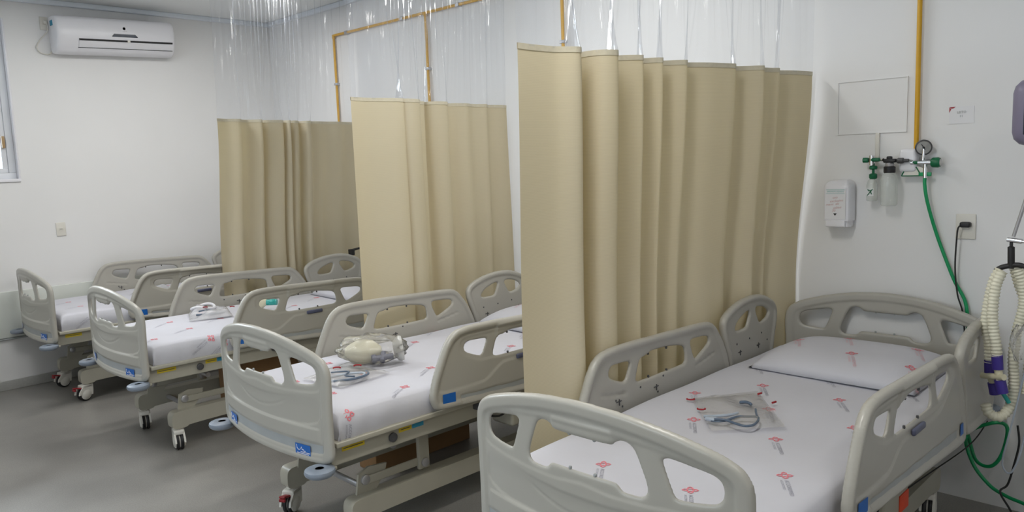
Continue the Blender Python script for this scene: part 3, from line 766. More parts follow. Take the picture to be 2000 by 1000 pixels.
for nm, path, zt, push, lab in CUR:
    P = smooth_path(path, 5)
    c0 = P[0]
    t = thing('bed_curtain', lab, 'curtain', (c0.x, c0.y, 0), 0, 'bed curtains')
    n = len(P); zb = .42
    zs = [zt, zt-.012]+[zt-.012-(zt-.012-zb)*k/22 for k in range(1, 23)]
    def at(k, z, P=P, zt=zt, push=push, n=n):
        p = P[k]; d = (zt-z)
        s = min(1, max(0, d/1.05)); s = s*s*(3-2*s)
        q = k/(n-1)
        g, hx = push(q)
        return Vector((min(p.x+hx*s+.006*d*math.sin(k*.35+2), 3.835)-c0.x, p.y+g*s+.008*d*math.sin(k*.22+1.3)-c0.y, z))
    mb = MB(); mb.add([at(k, z) for k in range(n) for z in zs], [(k*len(zs)+j, (k+1)*len(zs)+j, (k+1)*len(zs)+j+1, k*len(zs)+j+1) for k in range(n-1) for j in range(len(zs)-1)])
    mb.build('fabric_panel', M['curtain'], t, angle=180, fix=False)
    # hem tape along the top and the bottom
    for za, zc_ in ((zt+.001, zt-.018), (zb+.004, zb-.004)):
        mb = MB()
        def off(k, z, e, at=at, n=n):
            a = at(max(k-1, 0), min(z, 9)); b2 = at(min(k+1, n-1), z); d = (b2-a); nn = Vector((d.y, -d.x, 0)).normalized()
            return at(k, z)+nn*e
        V = []
        for k in range(n): V += [off(k, za, .002), off(k, zc_, .002), off(k, zc_, -.002), off(k, za, -.002)]
        Fc = []
        for k in range(n-1):
            for j in range(4): Fc.append((k*4+j, (k+1)*4+j, (k+1)*4+(j+1) % 4, k*4+(j+1) % 4))
        mb.add(V, Fc); mb.build('hem', M['hem'], t, angle=60)
    # clear vinyl top
    zz = [zt-.005+(ZC-.03-zt+.005)*k/26 for k in range(27)]
    sub = smooth_path(path, 16); m_ = len(sub)
    rp = random.Random(hash(nm) % 97 if False else {'nearest': 3, 'middle': 11, 'far': 23}[nm])
    ph = [rp.uniform(0, 6.28) for _ in range(8)]
    win_ = 70
    avg = [sum((sub[max(0, min(m_-1, k+j))] for j in range(-win_, win_+1, 5)), Vector((0, 0, 0)))/len(range(-win_, win_+1, 5)) for k in range(m_)]
    ends = [min(1, k/win_, (m_-1-k)/win_) for k in range(m_)]
    avg = [sub[k].lerp(avg[k], ends[k]) for k in range(m_)]
    def vin(k, z):
        p = sub[k].lerp(avg[k], .92*min(1, max(0, z-zt)/.45)**.7); h = (z-zt)/(ZC-zt); s_ = k/m_*len(path)
        amp = .0012+.0065*h
        w1 = math.sin(s_*5.1+ph[0]+.9*math.sin(2.1*h+ph[1]))*amp+math.sin(s_*11.7+ph[2]+1.5*h)*amp*.5+math.sin(s_*23.+ph[3]+3*math.sin(3*h))*amp*.22
        w2 = math.sin(s_*7.3+ph[4]+h)*amp*.7+.002*math.sin(14*z+s_*3+ph[5])
        return Vector((p.x+w2-c0.x+.03*h, p.y+w1*1.6-c0.y, z))
    mb = MB(); L = len(zz)
    mb.add([vin(k, z) for k in range(m_) for z in zz], [(k*L+j, (k+1)*L+j, (k+1)*L+j+1, k*L+j+1) for k in range(m_-1) for j in range(L-1)])
    mb.build('clear_vinyl_panel', M['vinyl'], t, angle=180, fix=False)
    y0_, y1_ = P[0].y-c0.y, P[-1].y-c0.y
    mb = MB(); mb.box((-.05, min(y0_, y1_)-.02, ZC-.03), (3.83-c0.x, min(y0_, y1_)+.01, ZC), .003); mb.build('curtain_track', M['alu'], t)

# ------------------------------------------------------------------ gas pipes on the head wall
t = thing('gas_pipework', 'yellow painted gas pipe run along the head wall with drops behind the beds', 'pipe', (XW, 1.17, 0))
px = -.022
def L_(y): return y-1.17
PY = [5.794, 4.5723, 3.2458, 1.1697]
s = MB(); s.tube([(px, L_(5.794), 2.725), (px, L_(1.1697), 2.725)], .0105, 14); s.build('header_pipe', M['yellow'], t)
for y in PY:
    s = MB(); s.tube([(px, L_(y), 1.60), (px, L_(y), 2.725)], .0105, 14); s.lathe([(.0145, 0), (.0145, .03)], (px, L_(y), 2.70), n=14); s.build('drop_pipe', M['yellow'], t)
for y, z, v in [(5.794, 2.32, 1), (4.5723, 2.32, 1), (3.2458, 2.344, 1), (4.85, 2.725, 0), (5.60, 2.725, 0), (4.21, 2.725, 0), (2.9, 2.725, 0), (1.9, 2.725, 0), (1.1697, 2.45, 1)]:
    s = MB()
    if v: s.box((px-.014, L_(y)-.020, z-.010), (0, L_(y)+.020, z+.010), .003)
    else: s.box((px-.014, L_(y)-.018, z-.014), (0, L_(y)+.018, z+.014), .003)
    s.build('pipe_clip', M['zinc'], t)

# wall gas outlet under the pipe, with regulator, gauge and knob
t = thing('gas_outlet', 'white wall gas outlet with pressure gauge and green knob under the yellow pipe', 'gas outlet', (XW, 1.150, 1.54))
MB().box((-.060, .008, -.042), (0, .082, .062), .014).build('outlet_box', M['white'], t)
s = MB(); s.prism([(.065, -.058), (.050, -.018), (.0, -.018), (-.03, -.030), (-.03, -.058)], lambda u, z: (-.05, u, z), lambda u, z: (-.0, u, z)); s.build('outlet_base', M['offwhite'], t)
s = MB(); s.tube([(-.052, .070, -.060), (-.052, .052, -.022), (-.052, .008, -.022), (-.052, -.005, -.045), (-.052, -.005, -.060), (-.052, .070, -.060)], .0028, 6); s.build('green_outline', M['green'], t)
MB().box((-.054, -.055, -.062), (-.046, -.002, -.045), .002).build('green_bar', M['hose'], t)
s = MB(); s.tube([(-.055, .03, .0), (-.055, -.055, .0)], .012, 14); s.tube([(-.055, -.03, .0), (-.055, -.03, -.07)], .009, 12); s.tube([(-.055, -.02, 0), (-.055, -.022, .06)], .008, 12); s.build('regulator_body', M['chrome'], t)
s = MB(); s.tube([(-.02, .04, 0), (-.06, .02, 0), (-.06, 0, 0)], .009, 10); s.build('coupling', M['green'], t)
s = MB(); s.lathe([(.018, 0), (.022, .006), (.023, .028), (.019, .036)], (-.055, -.055, -.002), (0, -1, 0), 20); k = s.build('flow_knob', M['green'], t)
s = MB(); s.lathe([(.015, .0), (.015, .002)], (-.055, -.0905, -.002), (0, -1, 0), 20); s.build('knob_cap', M['dial'], k)
gx = Vector((-.058, -.022, .066)); gd = Vector((-1, -.35, -.1)).normalized()
s = MB(); s.lathe([(.031, -.020), (.034, -.016), (.035, .004), (.031, .006), (.029, .002)], gx, gd, 28); ga = s.build('gauge_case', M['dark'], t)
s = MB(); s.lathe([(.0, .0025), (.029, .0025)], gx, gd, 28); s.build('gauge_dial', M['dial'], ga)
s = MB(); u_ = gd.cross(Vector((0, 0, 1))).normalized(); v_ = u_.cross(gd)
c_ = gx+gd*.005
s.tube([c_-v_*.010-u_*.006, c_+v_*.014+u_*.009], .0016, 6); s.lathe([(.005, 0), (.005, .003)], c_-gd*.001, gd, 10)
s.build('gauge_needle', M['black'], ga)

# suction set: vacuum regulator, clear jar
t = thing('suction_jar', 'clear suction jar with black cap hanging on the wall beside the gas outlet', 'suction jar', (XW, 1.265, 1.52))
s = MB(); s.lathe([(.0, -.175), (.030, -.175), (.036, -.168), (.038, -.05), (.034, -.035), (.022, -.025), (.022, -.018)], (-.075, 0, 0), n=28); s.build('jar_body', M['jar'], t)
s = MB(); s.lathe([(.024, -.024), (.025, -.018), (.025, .002), (.020, .006)], (-.075, 0, 0), n=24); s.build('cap', M['black'], t)
s = MB(); s.lathe([(.018, .006), (.020, .016), (.014, .026)], (-.075, 0, 0), n=18); s.build('collar', M['zinc'], t)
s = MB(); s.box((-.095, -.030, .022), (-.055, .024, .040), .006); s.box((-.086, -.010, .036), (-.064, .012, .052), .005); s.build('head_block', M['black'], t)
s = MB(); s.lathe([(.010, 0), (.013, .004), (.013, .026), (.008, .030), (.008, .05)], (-.075, -.032, .030), (0, -1, 0), 16); s.build('coupling', M['dark'], t)
s = MB(); s.tube([(-.075, -.08, .030), (-.045, -.10, .025)], .006, 10); s.build('spigot', M['chrome'], t)
t = thing('humidifier_flask', 'small white humidifier flask with green fittings left of the suction jar', 'humidifier', (XW, 1.342, 1.52))
s = MB(); s.lathe([(.0, -.155), (.020, -.155), (.024, -.150), (.024, -.080), (.018, -.060), (.012, -.052)], (-.06, .004, 0), n=22); s.build('flask', M['jar'], t)
s = MB(); s.box((-.086, -.012, -.130), (-.0835, .020, -.095)); fl = s.build('flask_label', M['paper'], t)
s = MB()
for a in ([(-.008, -.098), (.016, -.128)], [(.004, -.102), (-.004, -.122)], [(.014, -.100), (.006, -.108)]): s.tube([(-.0872, a[0][0], a[0][1]), (-.0872, a[1][0], a[1][1])], .0022, 6)
s.build('label_mark', M['green'], fl)
s = MB(); s.lathe([(.014, -.052), (.018, -.046), (.018, -.030), (.010, -.026)], (-.06, 0, 0), n=18); s.tube([(-.06, 0, -.026), (-.06, 0, .02)], .006, 10); s.lathe([(.014, -.008), (.018, -.004), (.018, .006), (.012, .010)], (-.06, 0, 0), n=16); s.build('flask_cap', M['green'], t)
s = MB(); s.box((-.072, -.03, .028), (-.048, .012, .046), .005); s.lathe([(.010, 0), (.012, .004), (.012, .024)], (-.06, .022, .036), (0, 1, 0), 14); s.build('flow_head', M['green'], t)
s = MB(); s.lathe([(.012, 0), (.012, .045)], (-.06, .008, .012), (0, 0, 1), 14); s.tube([(-.06, -.03, .036), (-.075, -.05, .036)], .007, 10); s.tube([(-.06, .006, .04), (0, .006, .04)], .008, 10); s.build('flow_body', M['chrome'], t)

# conduit frame and drop on the wall
t = thing('wall_panel', 'thin white rectangular cover panel outlined on the wall above the suction jar', 'panel', (XW, 1.375, 1.806))
s = MB(); s.box((-.003, -.154, -.121), (0, .153, .121)); s.build('cover_plate', M['wall'], t)
for lo, hi in (((-.0065, -.158, .121), (0, .158, .126)), ((-.0065, -.158, -.126), (0, .158, -.121)), ((-.0055, .154, -.121), (0, .158, .121)), ((-.0065, -.158, -.121), (0, -.153, .121))):
    MB().box(lo, hi).build('edging', M['wall'], t)
tag(MB().box((XW-.014, 1.334, 1.56), (XW, 1.352, 1.68), .003).build('cable_conduit', M['offwhite']), 'short white conduit between the wall panel and the green valve', 'conduit')
# soap dispenser
t = thing('soap_dispenser', 'white wall soap dispenser with handwritten paper label left of the suction jar', 'soap dispenser', (XW, 1.50, 1.345))
def disp(z0, z1, d, wv, mb, x0=0):
    pr = [(-wv, 0), (-wv, -d*.75), (-wv*.86, -d), (wv*.86, -d), (wv, -d*.75), (wv, 0)]
    mb.prism(rounded(pr, 2), lambda u, v: (v+x0, u, z0), lambda u, v: (v+x0, u, z1))
s = MB(); disp(-.075, .085, .10, .064, s)
ring = rounded([(-.064, 0), (-.064, -.075), (-.055, -.10), (.055, -.10), (.064, -.075), (.064, 0)], 2); n = len(ring); V = []
for k in range(7):
    a = k/6*PI/2; f_ = math.cos(a)*.55+.45; V += [(p[1]*(.35+.65*math.cos(a*.9)), p[0]*f_, .085+.035*math.sin(a)) for p in ring]
s.add(V, [(k*n+j, k*n+(j+1) % n, (k+1)*n+(j+1) % n, (k+1)*n+j) for k in range(6) for j in range(n)]+[tuple(6*n+j for j in range(n))])
s.build('casing', M['white'], t, angle=35)
s = MB(); disp(-.105, -.075, .085, .055, s); s.box((-.106, -.046, -.104), (-.08, .046, -.072), .005); s.build('push_bar', M['white'], t, angle=35)
s = MB(); s.box((-.1025, -.049, -.066), (-.0995, .049, .078)); lb = s.build('paper_label', M['paper'], t)
def txt(parent, name, body, size, mat_, fn, bold=0):
    vs, fs = text_mesh(body, size, 'CENTER', bold); mb = MB(); mb.add([fn(x, y) for x, y, _ in vs], fs)
    return mb.build(name, mat_, parent, smooth=False, fix=False)
txt(lb, 'label_text', 'SABONETE LIQUIDO', .0088, M['teal'], lambda x, y: (-.1032, -x, .066+y))
s = MB(); s.box((-.1031, -.044, .0735), (-.1027, .044, .0750)); s.box((-.1031, -.044, .0560), (-.1027, .044, .0570)); s.build('label_rule', M['teal'], lb)
inkr = mat('faded_red_ink', (.56, .34, .32), .7, noise=(40, .08, 2))
for k, (w_, yy) in enumerate((('uso', .038), ('exclusivo', .022), ('maos  alc', .006), ('sabao', -.010), ('70', -.026))):
    txt(lb, 'handwriting', w_, .017, inkr, lambda x, y, yy=yy, k=k: (-.1032, -(x+.012*math.sin(2.5*k)+.25*y), yy+y+.1*x))
s = MB(); s.prism([(-.009, -.038), (.009, -.038), (0, -.050)], lambda u, z: (-.1034, u, z), lambda u, z: (-.1028, u, z)); s.build('arrow_mark', M['black'], lb, smooth=False)
# door card sign
t = thing('wall_sign', 'small white bed number card with red corner on the wall right of the yellow pipe', 'sign', (XW, .995, 1.741))
c0_ = MB().box((-.002, -.049, -.037), (0, .049, .037)).build('card', M['paper'], t)
s = MB(); s.prism([(.049, .037), (.024, .037), (.034, .030), (.041, .030)], lambda u, z: (-.0030, u, z), lambda u, z: (-.0018, u, z)); s.prism([(.049, .036), (.041, .028), (.043, .024), (.049, .012)], lambda u, z: (-.0030, u, z), lambda u, z: (-.0018, u, z)); s.build('red_corner', M['red'], c0_, smooth=False)
ig = mat('sign_grey_ink', (.42, .43, .44), .6, noise=(40, .05, 2))
txt(c0_, 'sign_text', 'LEITO', .014, ig, lambda x, y: (-.0030, -x, .012+y), .0003)
txt(c0_, 'sign_text', '01', .013, ig, lambda x, y: (-.0030, -x, -.005+y), .0003)

# sockets
def socket(lab, loc, axis, wd, ht, plug=False, hole=True):
    t = thing('wall_socket', lab, 'socket', loc, 0, 'wall sockets')
    def B(lo, hi, bev=0):       # local (across, out, up) -> world axes
        if axis == 'x': return MB().box((-hi[1], lo[0], lo[2]), (-lo[1], hi[0], hi[2]), bev)
        return MB().box((lo[0], -hi[1], lo[2]), (hi[0], -lo[1], hi[2]), bev)
    B((-wd/2, 0, -ht/2), (wd/2, .008, ht/2), .004).build('cover_plate', M['offwhite'], t)
    if hole:
        B((-.014, .008, -.010), (.014, .011, .012), .003).build('socket_insert', M['offwhite'], t)
        B((-.009, .0108, .000), (.009, .0118, .003)).build('socket_slot', M['dark'], t)
    return t
s1 = socket('cream wall socket with black plug right of the gas outlet', (XW, .963, 1.252), 'x', .080, .112)
s = MB(); s.box((-.040, -.024, -.002), (-.008, .018, .022), .007); s.tube(smooth_path([(-.036, .012, .008), (-.045, .020, -.005), (-.045, .024, -.05), (-.04, .028, -.18), (-.04, .015, -.30), (-.035, -.010, -.40), (-.03, -.018, -.60), (-.04, .02, -.74), (-.10, .10, -.80), (-.22, .16, -.79)], 6), .0035, 8)
o = s.build('power_plug', M['black']); o.location = (XW, .963, 1.252); tag(o, 'black plug and power cord in the cream socket, cord dropping behind the nearest bed', 'plug')
socket('white socket plate high on the far wall left of the air conditioner', (1.94, YF, 2.806), 'y', .06, .10)
socket('small white socket plate low on the empty far wall under the air conditioner', (1.904, YF, 1.206), 'y', .070, .108)

# ------------------------------------------------------------------ air conditioner
t = thing('air_conditioner', 'white split air conditioner on the far wall near the window', 'air conditioner', (2.42, YF, 2.72))
t.rotation_euler = (0, math.radians(-1.8), 0)
hw, z0_, z1_ = .452, -.140, .150
prof = [(0, z0_+.02), (-.06, z0_), (-.13, z0_+.012), (-.175, z0_+.065), (-.198, z0_+.12), (-.200, .04), (-.190, .115), (-.165, .145), (-.10, z1_), (0, z1_)]
s = MB(); pr = rounded(prof, 2); n = len(pr); V = []
for k, (x, sc) in enumerate([(-hw, .90), (-hw+.006, .955), (-hw+.02, .99), (-hw+.05, 1), (hw-.05, 1), (hw-.02, .99), (hw-.006, .955), (hw, .90)]):
    V += [(x, p[0]*sc, p[1]*(.5+.5*sc)) for p in pr]
s.add(V, [(k*n+j, k*n+(j+1) % n, (k+1)*n+(j+1) % n, (k+1)*n+j) for k in range(7) for j in range(n)]+[tuple(range(n)), tuple(7*n+j for j in range(n))])
cs_ = s.build('casing', M['white'], t, angle=45)
def acs(z):   # y of the casing front at height z
    best = 0
    for i in range(n):
        (a, za), (b2, zb2) = pr[i], pr[(i+1) % n]
        if (za-z)*(zb2-z) <= 0 and za != zb2: best = min(best, a+(b2-a)*(z-za)/(zb2-za))
    return best
def strip(x0, x1, za, zb, e, nx=1):
    mb = MB(); mb.grid(lambda a, c: (x0+(x1-x0)*a, acs(za+(zb-za)*c)-e, za+(zb-za)*c), nx, 3); return mb
strip(-.30, .425, -.040, -.026, .0015).build('air_slot', M['black'], t)
fl = MB(); fl.grid(lambda a, c: (-.30+.725*a, acs(-.088+.046*c)-.004, -.088+.046*c), 1, 4); fl.build('louvre_flap', M['white'], t)
strip(-.305, .43, -.0935, -.0895, .0022).build('flap_gap', M['dark'], t)
MB().box((-.298, acs(-.035)-.006, -.042), (-.294, acs(-.035)-.001, -.024)).build('slot_end', M['dark'], t)
mb = MB(); mb.prism([(-.055, .002), (-.038, .022), (.125, .022), (.145, .000), (.14, -.002), (-.052, -.002)], lambda u, z: (u, acs(z)-.003, z), lambda u, z: (u, acs(z)+.002, z)); mb.build('display_window', M['lcd'], t)
mb = MB(); mb.lathe([(.0075, 0), (.011, 0)], (.045, acs(.066)-.0015, .066), (0, -1, 0), 20); mb.lathe([(.0, 0), (.004, 0)], (.045, acs(.066)-.0015, .066), (0, -1, 0), 12); mb.box((.025, acs(.045)-.0018, .044), (.065, acs(.045)-.001, .047)); mb.build('maker_mark', M['zinc'], t)
MB().box((-hw-.0015, -.125, .075), (-hw+.006, -.06, .115), .001).build('energy_label', M['cyan'], t)
MB().box((.062, acs(-.033)-.005, -.042), (.082, acs(-.033)-.001, -.024)).build('slot_divider', M['offwhite'], t)
s = MB(); s.tube(smooth_path([(1.945, YF-.02, 2.815), (1.955, YF-.03, 2.79), (1.95, YF-.02, 2.74), (1.90, YF-.015, 2.68), (1.87, YF-.012, 2.62), (1.895, YF-.012, 2.58), (1.95, YF-.015, 2.573), (1.985, YF-.02, 2.61), (2.02, YF-.03, 2.64), (2.06, YF-.04, 2.65)], 6), .0045, 8); s.box((1.93, YF-.03, 2.80), (1.955, YF-.008, 2.825), .005)
o = s.build('power_cord', M['offwhite'], t); bpy.context.view_layer.update(); o.matrix_parent_inverse = t.matrix_world.inverted()

# ------------------------------------------------------------------ kits lying on the beds
def film_bag(corners, z, parent, h=.02, amp=.006, name='clear_bag', seed=1, m='film'):
    rp = random.Random(seed); A, B, C, D = [Vector((*c, 0)) for c in corners]
    ph = [rp.uniform(0, 6) for _ in range(6)]
    def fn(u, v, up):
        p = (A*(1-u)+B*u)*(1-v)+(D*(1-u)+C*u)*v
        e = min(1, 5*min(u, 1-u), 5*min(v, 1-v)); e = e*(2-e)
        zz = z+(.001 if not up else .0025+e*(h+amp*(math.sin(9*u+ph[0]+4*v)+math.sin(7*v-5*u+ph[1])+.6*math.sin(19*u*v+ph[2]))))
        return (p.x, p.y, zz)
    mb = MB(); mb.grid(lambda u, v: fn(u, v, True), 18, 14)
    return mb.build(name, M['wfilm' if name == 'white_bag' else m], parent, angle=180)
def curl(cx, cy, z, r, rz, a0=-.4, a1=3.6, t=.0032, sq=.6):
    return [(cx+math.cos(rz)*r*math.cos(a)-math.sin(rz)*r*sq*math.sin(a), cy+math.sin(rz)*r*math.cos(a)+math.cos(rz)*r*sq*math.sin(a), z) for a in np.linspace(a0, a1, 14)]
TOP = MZ+.008
# nearest bed
t = thing('bagged_tubing_kit', 'flat clear bag of dark blue-grey tubing on the nearest bed', 'medical kit', (2.5, 1.36, TOP))
film_bag([(-.22, -.04), (-.03, -.215), (.285, .05), (.05, .205)], 0, t, .010, .004, seed=3)
s = MB(); s.tube(smooth_path([(x, y, .008+.0007*k) for k, (x, y) in enumerate([(-.106, .036), (-.145, .005), (-.137, -.022), (-.111, -.037), (-.061, -.049), (-.039, -.077), (-.024, -.105), (-.051, -.124), (-.108, -.136), (-.139, -.12), (-.137, -.081), (-.128, -.038), (-.148, -.008)])], 6), .0045, 10)
s.tube(smooth_path([(-.024, -.105, .015), (.012, -.083, .017), (.040, -.068, .016)], 4), .0042, 8)
s.build('tubing_loop', M['tubegrey'], t)
s = MB(); s.tube(smooth_path([(.094, .025, .010), (.106, .001, .012), (.095, -.024, .010)], 5), [.003]+[.006]*9+[.003], 8); s.build('tube_end', M['tubegrey'], t)
s = MB(); s.tube(smooth_path([(-.12, .05, .008), (-.095, .012, .010), (-.062, -.02, .012), (-.02, -.03, .010)], 5), .0055, 8); s.box((-.150, -.010, .004), (-.122, .030, .018), .006); s.build('connector', M['tubepale'], t)
for k, (cx, cy) in enumerate(((.024, .191), (-.053, .099))):
    s = MB(); s.tube(curl(cx, cy, .008, .014, 2.2), .0032, 8); s.build('red_zip_mark', M['red'], t)
for cx, cy in ((.244, .021), (.177, -.07)):
    s = MB(); s.tube([(cx-.010, cy, .008), (cx+.010, cy-.004, .008)], .004, 8); s.build('red_zip_mark', M['red'], t)
txt(t, 'bag_print', 'MED', .02, M['pinkp'], lambda x, y: (.06-.75*y+.4*x, -.12-.6*x-.5*y, .0165))
# third bed: resuscitator in a clear bag + flat kit
t = thing('bagged_resuscitator', 'clear bag holding a cream resuscitator with grey mask', 'resuscitator', (2.11, 3.04, TOP), math.radians(-38))
s = MB(); s.lathe([(.0, -.085), (.018, -.083), (.030, -.070), (.052, -.03), (.056, .01), (.050, .05), (.028, .078), (.018, .09), (.0, .092)], (-.045, .035, .056), (1, 0, 0), 24); s.build('squeeze_bag', M['cream'], t)
s = MB(); s.lathe([(.036, -.012), (.056, .006), (.062, .020), (.058, .032), (.045, .034), (.044, .026), (.050, .016), (.036, -.002)], (.115, .01, .062), (1, .1, .1), 28); s.build('mask_cushion', M['dial'], t)
s = MB(); s.tube([(.02, -.03, .03), (.10, -.012, .035)], .015, 14); s.tube([(.05, -.045, .02), (.055, .0, .05)], .013, 12); s.lathe([(.02, 0), (.022, .01), (.02, .02)], (.02, -.03, .03), (-1, -.2, 0), 18); s.build('valve', M['lever'], t)
rp = random.Random(5); bm = bmesh.new(); bmesh.ops.create_icosphere(bm, subdivisions=4, radius=1)
s = MB()
for v in bm.verts:
    d = v.co.copy(); k = 1+.05*math.sin(9*d.x+4*d.y)+.05*math.sin(13*d.z-7*d.y)+.04*math.sin(17*d.x*d.z+3)
    v.co = Vector((d.x*.165*k, d.y*.10*k, max(.074+d.z*.072*k, .002)))
s.add([v.co for v in bm.verts], [[v.index for v in f.verts] for f in bm.faces]); bm.free(); s.build('clear_bag', M['film'], t, angle=180)
t = thing('bagged_mask_kit', 'flat clear bag with pale grey mask tubing beside the bagged resuscitator', 'medical kit', (1.90, 2.95, TOP), math.radians(10))
film_bag([(-.14, -.12), (.14, -.14), (.17, .16), (-.12, .15)], 0, t, .016, .006, seed=8)
s = MB(); s.tube(smooth_path([(-.10, .03, .012), (-.05, .0, .016), (.0, -.03, .018), (.04, -.075, .016), (.0, -.105, .014), (-.06, -.09, .014), (-.12, -.03, .012)], 6), .006, 10); s.build('tubing_loop', M['tubepale'], t)
s = MB(); s.tube(smooth_path([(-.04, .05, .022), (.0, -.02, .026), (-.05, -.05, .024), (-.03, -.09, .02)], 6), .004, 8); s.build('elastic_strap', M['tubegrey'], t)
s = MB(); s.tube(smooth_path([(-.12, -.05, .014), (-.05, -.11, .018), (.03, -.11, .018), (.07, -.06, .016)], 6), .005, 8); s.build('mask_rim', M['tubegrey'], t)
for k, (cx, cy) in enumerate(((.0, .055), (.095, .02))):
    s = MB(); s.tube(curl(cx, cy, .034-.008*k, .016, -.9), .0034, 8); s.build('red_zip_mark', M['red'], t)
# second bed
t = thing('bagged_white_kit', 'crumpled white plastic bag with tubing by the far rail of the second bed', 'medical kit', (2.18, 5.02, TOP))
film_bag([(-.16, -.14), (.10, -.20), (.20, .08), (-.04, .16)], 0, t, .035, .012, 'white_bag', seed=12)
s = MB(); s.tube([(.02+.075*math.cos(a), .06+.060*math.sin(a), .045+.01*math.sin(2*a)) for a in np.linspace(0, 2*PI, 24)[:-1]], .009, 10, closed=True); s.build('mask_ring', M['white'], t)
s = MB(); s.tube(smooth_path([(-.08, -.06, .02), (-.03, -.11, .022), (.04, -.14, .02), (.09, -.11, .02)], 6), .006, 8); s.tube(smooth_path([(-.05, -.03, .035), (.0, -.06, .04), (.05, -.08, .035)], 5), .006, 8); s.build('tubing_loop', M['tubegrey'], t)
for k, (cx, cy) in enumerate(((.0, -.02), (.17, -.05))):
    s = MB(); s.tube(curl(cx, cy, .055-.02*k, .014, -.9), .0034, 8); s.build('red_zip_mark', M['red'], t)
t = thing('bagged_teal_resuscitator', 'cream resuscitator bag with teal valve behind the near rail of the second bed', 'resuscitator', (2.49, 4.86, TOP), math.radians(-45))
s = MB(); s.lathe([(.0, -.08), (.03, -.07), (.050, -.03), (.052, .01), (.045, .05), (.02, .08), (.0, .082)], (-.03, 0, .053), (1, 0, 0), 22); s.build('squeeze_bag', M['cream'], t)
s = MB(); s.tube([(.05, 0, .05), (.12, 0, .05)], .020, 14); s.lathe([(.026, 0), (.028, .02), (.02, .03)], (.09, 0, .04), (0, 0, 1), 18); s.build('valve', M['teal'], t)
# far bed
t = thing('bagged_kit', 'white bagged kit on the farthest bed, seen through its rail', 'medical kit', (2.35, 6.36, TOP), .3)
film_bag([(-.12, -.10), (.12, -.12), (.13, .10), (-.10, .12)], 0, t, .040, .010, 'white_bag', seed=21)
s = MB(); s.tube(smooth_path([(-.07, -.04, .03), (0, -.08, .035), (.08, -.05, .03), (.06, .04, .03), (-.02, .06, .03)], 6), .007, 8); s.build('tubing_loop', M['tubepale'], t)
t = thing('bagged_blue_kit', 'small bagged kit with dark blue tubing on the farthest bed toward the pillow', 'medical kit', (2.70, 6.30, TOP), .1)
film_bag([(-.10, -.09), (.10, -.09), (.11, .09), (-.10, .09)], 0, t, .030, .008, 'white_bag', seed=31)
s = MB(); s.tube(smooth_path([(-.08, -.05, .02), (0, -.07, .03), (.06, -.03, .03)], 6), .006, 8); s.tube(smooth_path([(-.08, -.02, .03), (0, -.04, .04), (.06, .01, .03)], 6), .006, 8); s.build('tubing_loop', M['lever'], t)

# black clamp on the head rail of the second bed
s = MB(); s.box((3.52, 5.275, .905), (3.56, 5.315, .955), .006); s.tube([(3.54, 5.30, .945), (3.62, 5.27, .960), (3.70, 5.24, .968)], [.010, .008, .005], 10)
tag(s.build('rail_clamp', M['black']), 'black clamp on the far head rail of the second bed', 'clamp')

# cardboard boxes on the floor
def carton(lab, lo, hi):
    lo, hi = Vector(lo), Vector(hi); c = (lo+hi)/2; d = (hi-lo)/2
    t = thing('cardboard_box', lab, 'box', (c.x, c.y, 0), 0, 'cardboard boxes under the beds')
    MB().box((-d.x, -d.y, 0), (d.x, d.y, 2*d.z), .004).build('carton_body', M['card'], t)
    MB().box((-d.x-.001, -.03, 2*d.z-.08), (d.x+.001, .03, 2*d.z+.001)).build('sealing_tape', M['tape'], t)
    s = MB(); s.box((-d.x, -.003, 2*d.z-.0005), (d.x, -.001, 2*d.z+.0015)); s.build('flap_seam', M['dark'], t)
carton('brown cardboard box on the floor under the second bed', (2.24, 4.62, 0), (2.78, 5.02, .43))
carton('brown cardboard box on the floor under the bed with the bagged resuscitator', (2.28, 3.305, 0), (2.95, 3.46, .42))

# ------------------------------------------------------------------ ventilator beside the nearest bed
t = thing('ventilator', 'purple-grey ventilator casing on a stand at the right edge by the nearest bed', 'ventilator', (3.40, .52, 0))
s = MB(); s.box((-.12, -.16, 1.60), (.10, .175, 1.84), .05); s.build('screen_casing', M['mauve'], t)
MB().box((-.124, -.12, 1.64), (-.118, .13, 1.80), .004).build('screen', M['lcd'], t)
s = MB(); s.tube([(0, -.02, .12), (0, -.02, 1.62)], .02, 16); s.build('stand_pole', M['zinc'], t)
s = MB()
for k in range(5):
    a = 2*PI*k/5+.3; s.tube([(0, -.02, .12), (.10*math.cos(a), -.02+.10*math.sin(a), .115), (.26*math.cos(a), -.02+.26*math.sin(a), .075)], [.022, .018, .012], 10)
s.build('stand_base', M['dark'], t)
for k in range(5):
    a = 2*PI*k/5+.3; s = MB(); s.lathe([(.02, -.012), (.030, -.008), (.030, .008), (.02, .012)], (.26*math.cos(a), -.02+.26*math.sin(a), .030), (-math.sin(a), math.cos(a), 0), 16); s.box((.26*math.cos(a)-.012, -.02+.26*math.sin(a)-.012, .035), (.26*math.cos(a)+.012, -.02+.26*math.sin(a)+.012, .07), .003); s.build('caster', M['dark'], t)
s = MB(); s.tube([(0, -.02, 1.50), (-.02, .06, 1.56), (-.005, .125, 1.44), (0, .170, 1.262)], [.010, .008, .007, .006], 12); s.build('support_arm', M['zinc'], t)
s = MB(); s.tube([(-.003, .140, 1.245), (.003, .190, 1.250)], .0095, 14); s.tube([(-.003, .130, 1.244), (-.003, .142, 1.245)], .006, 10); s.build('arm_joint', M['chrome'], t)
s = MB(); s.tube([(0, .176, 1.24), (0, .176, 1.225), (0, .176, 1.222), (0, .174, 1.16), (0, .174, 1.14)], [.006, .006, .012, .012, .010], 14)
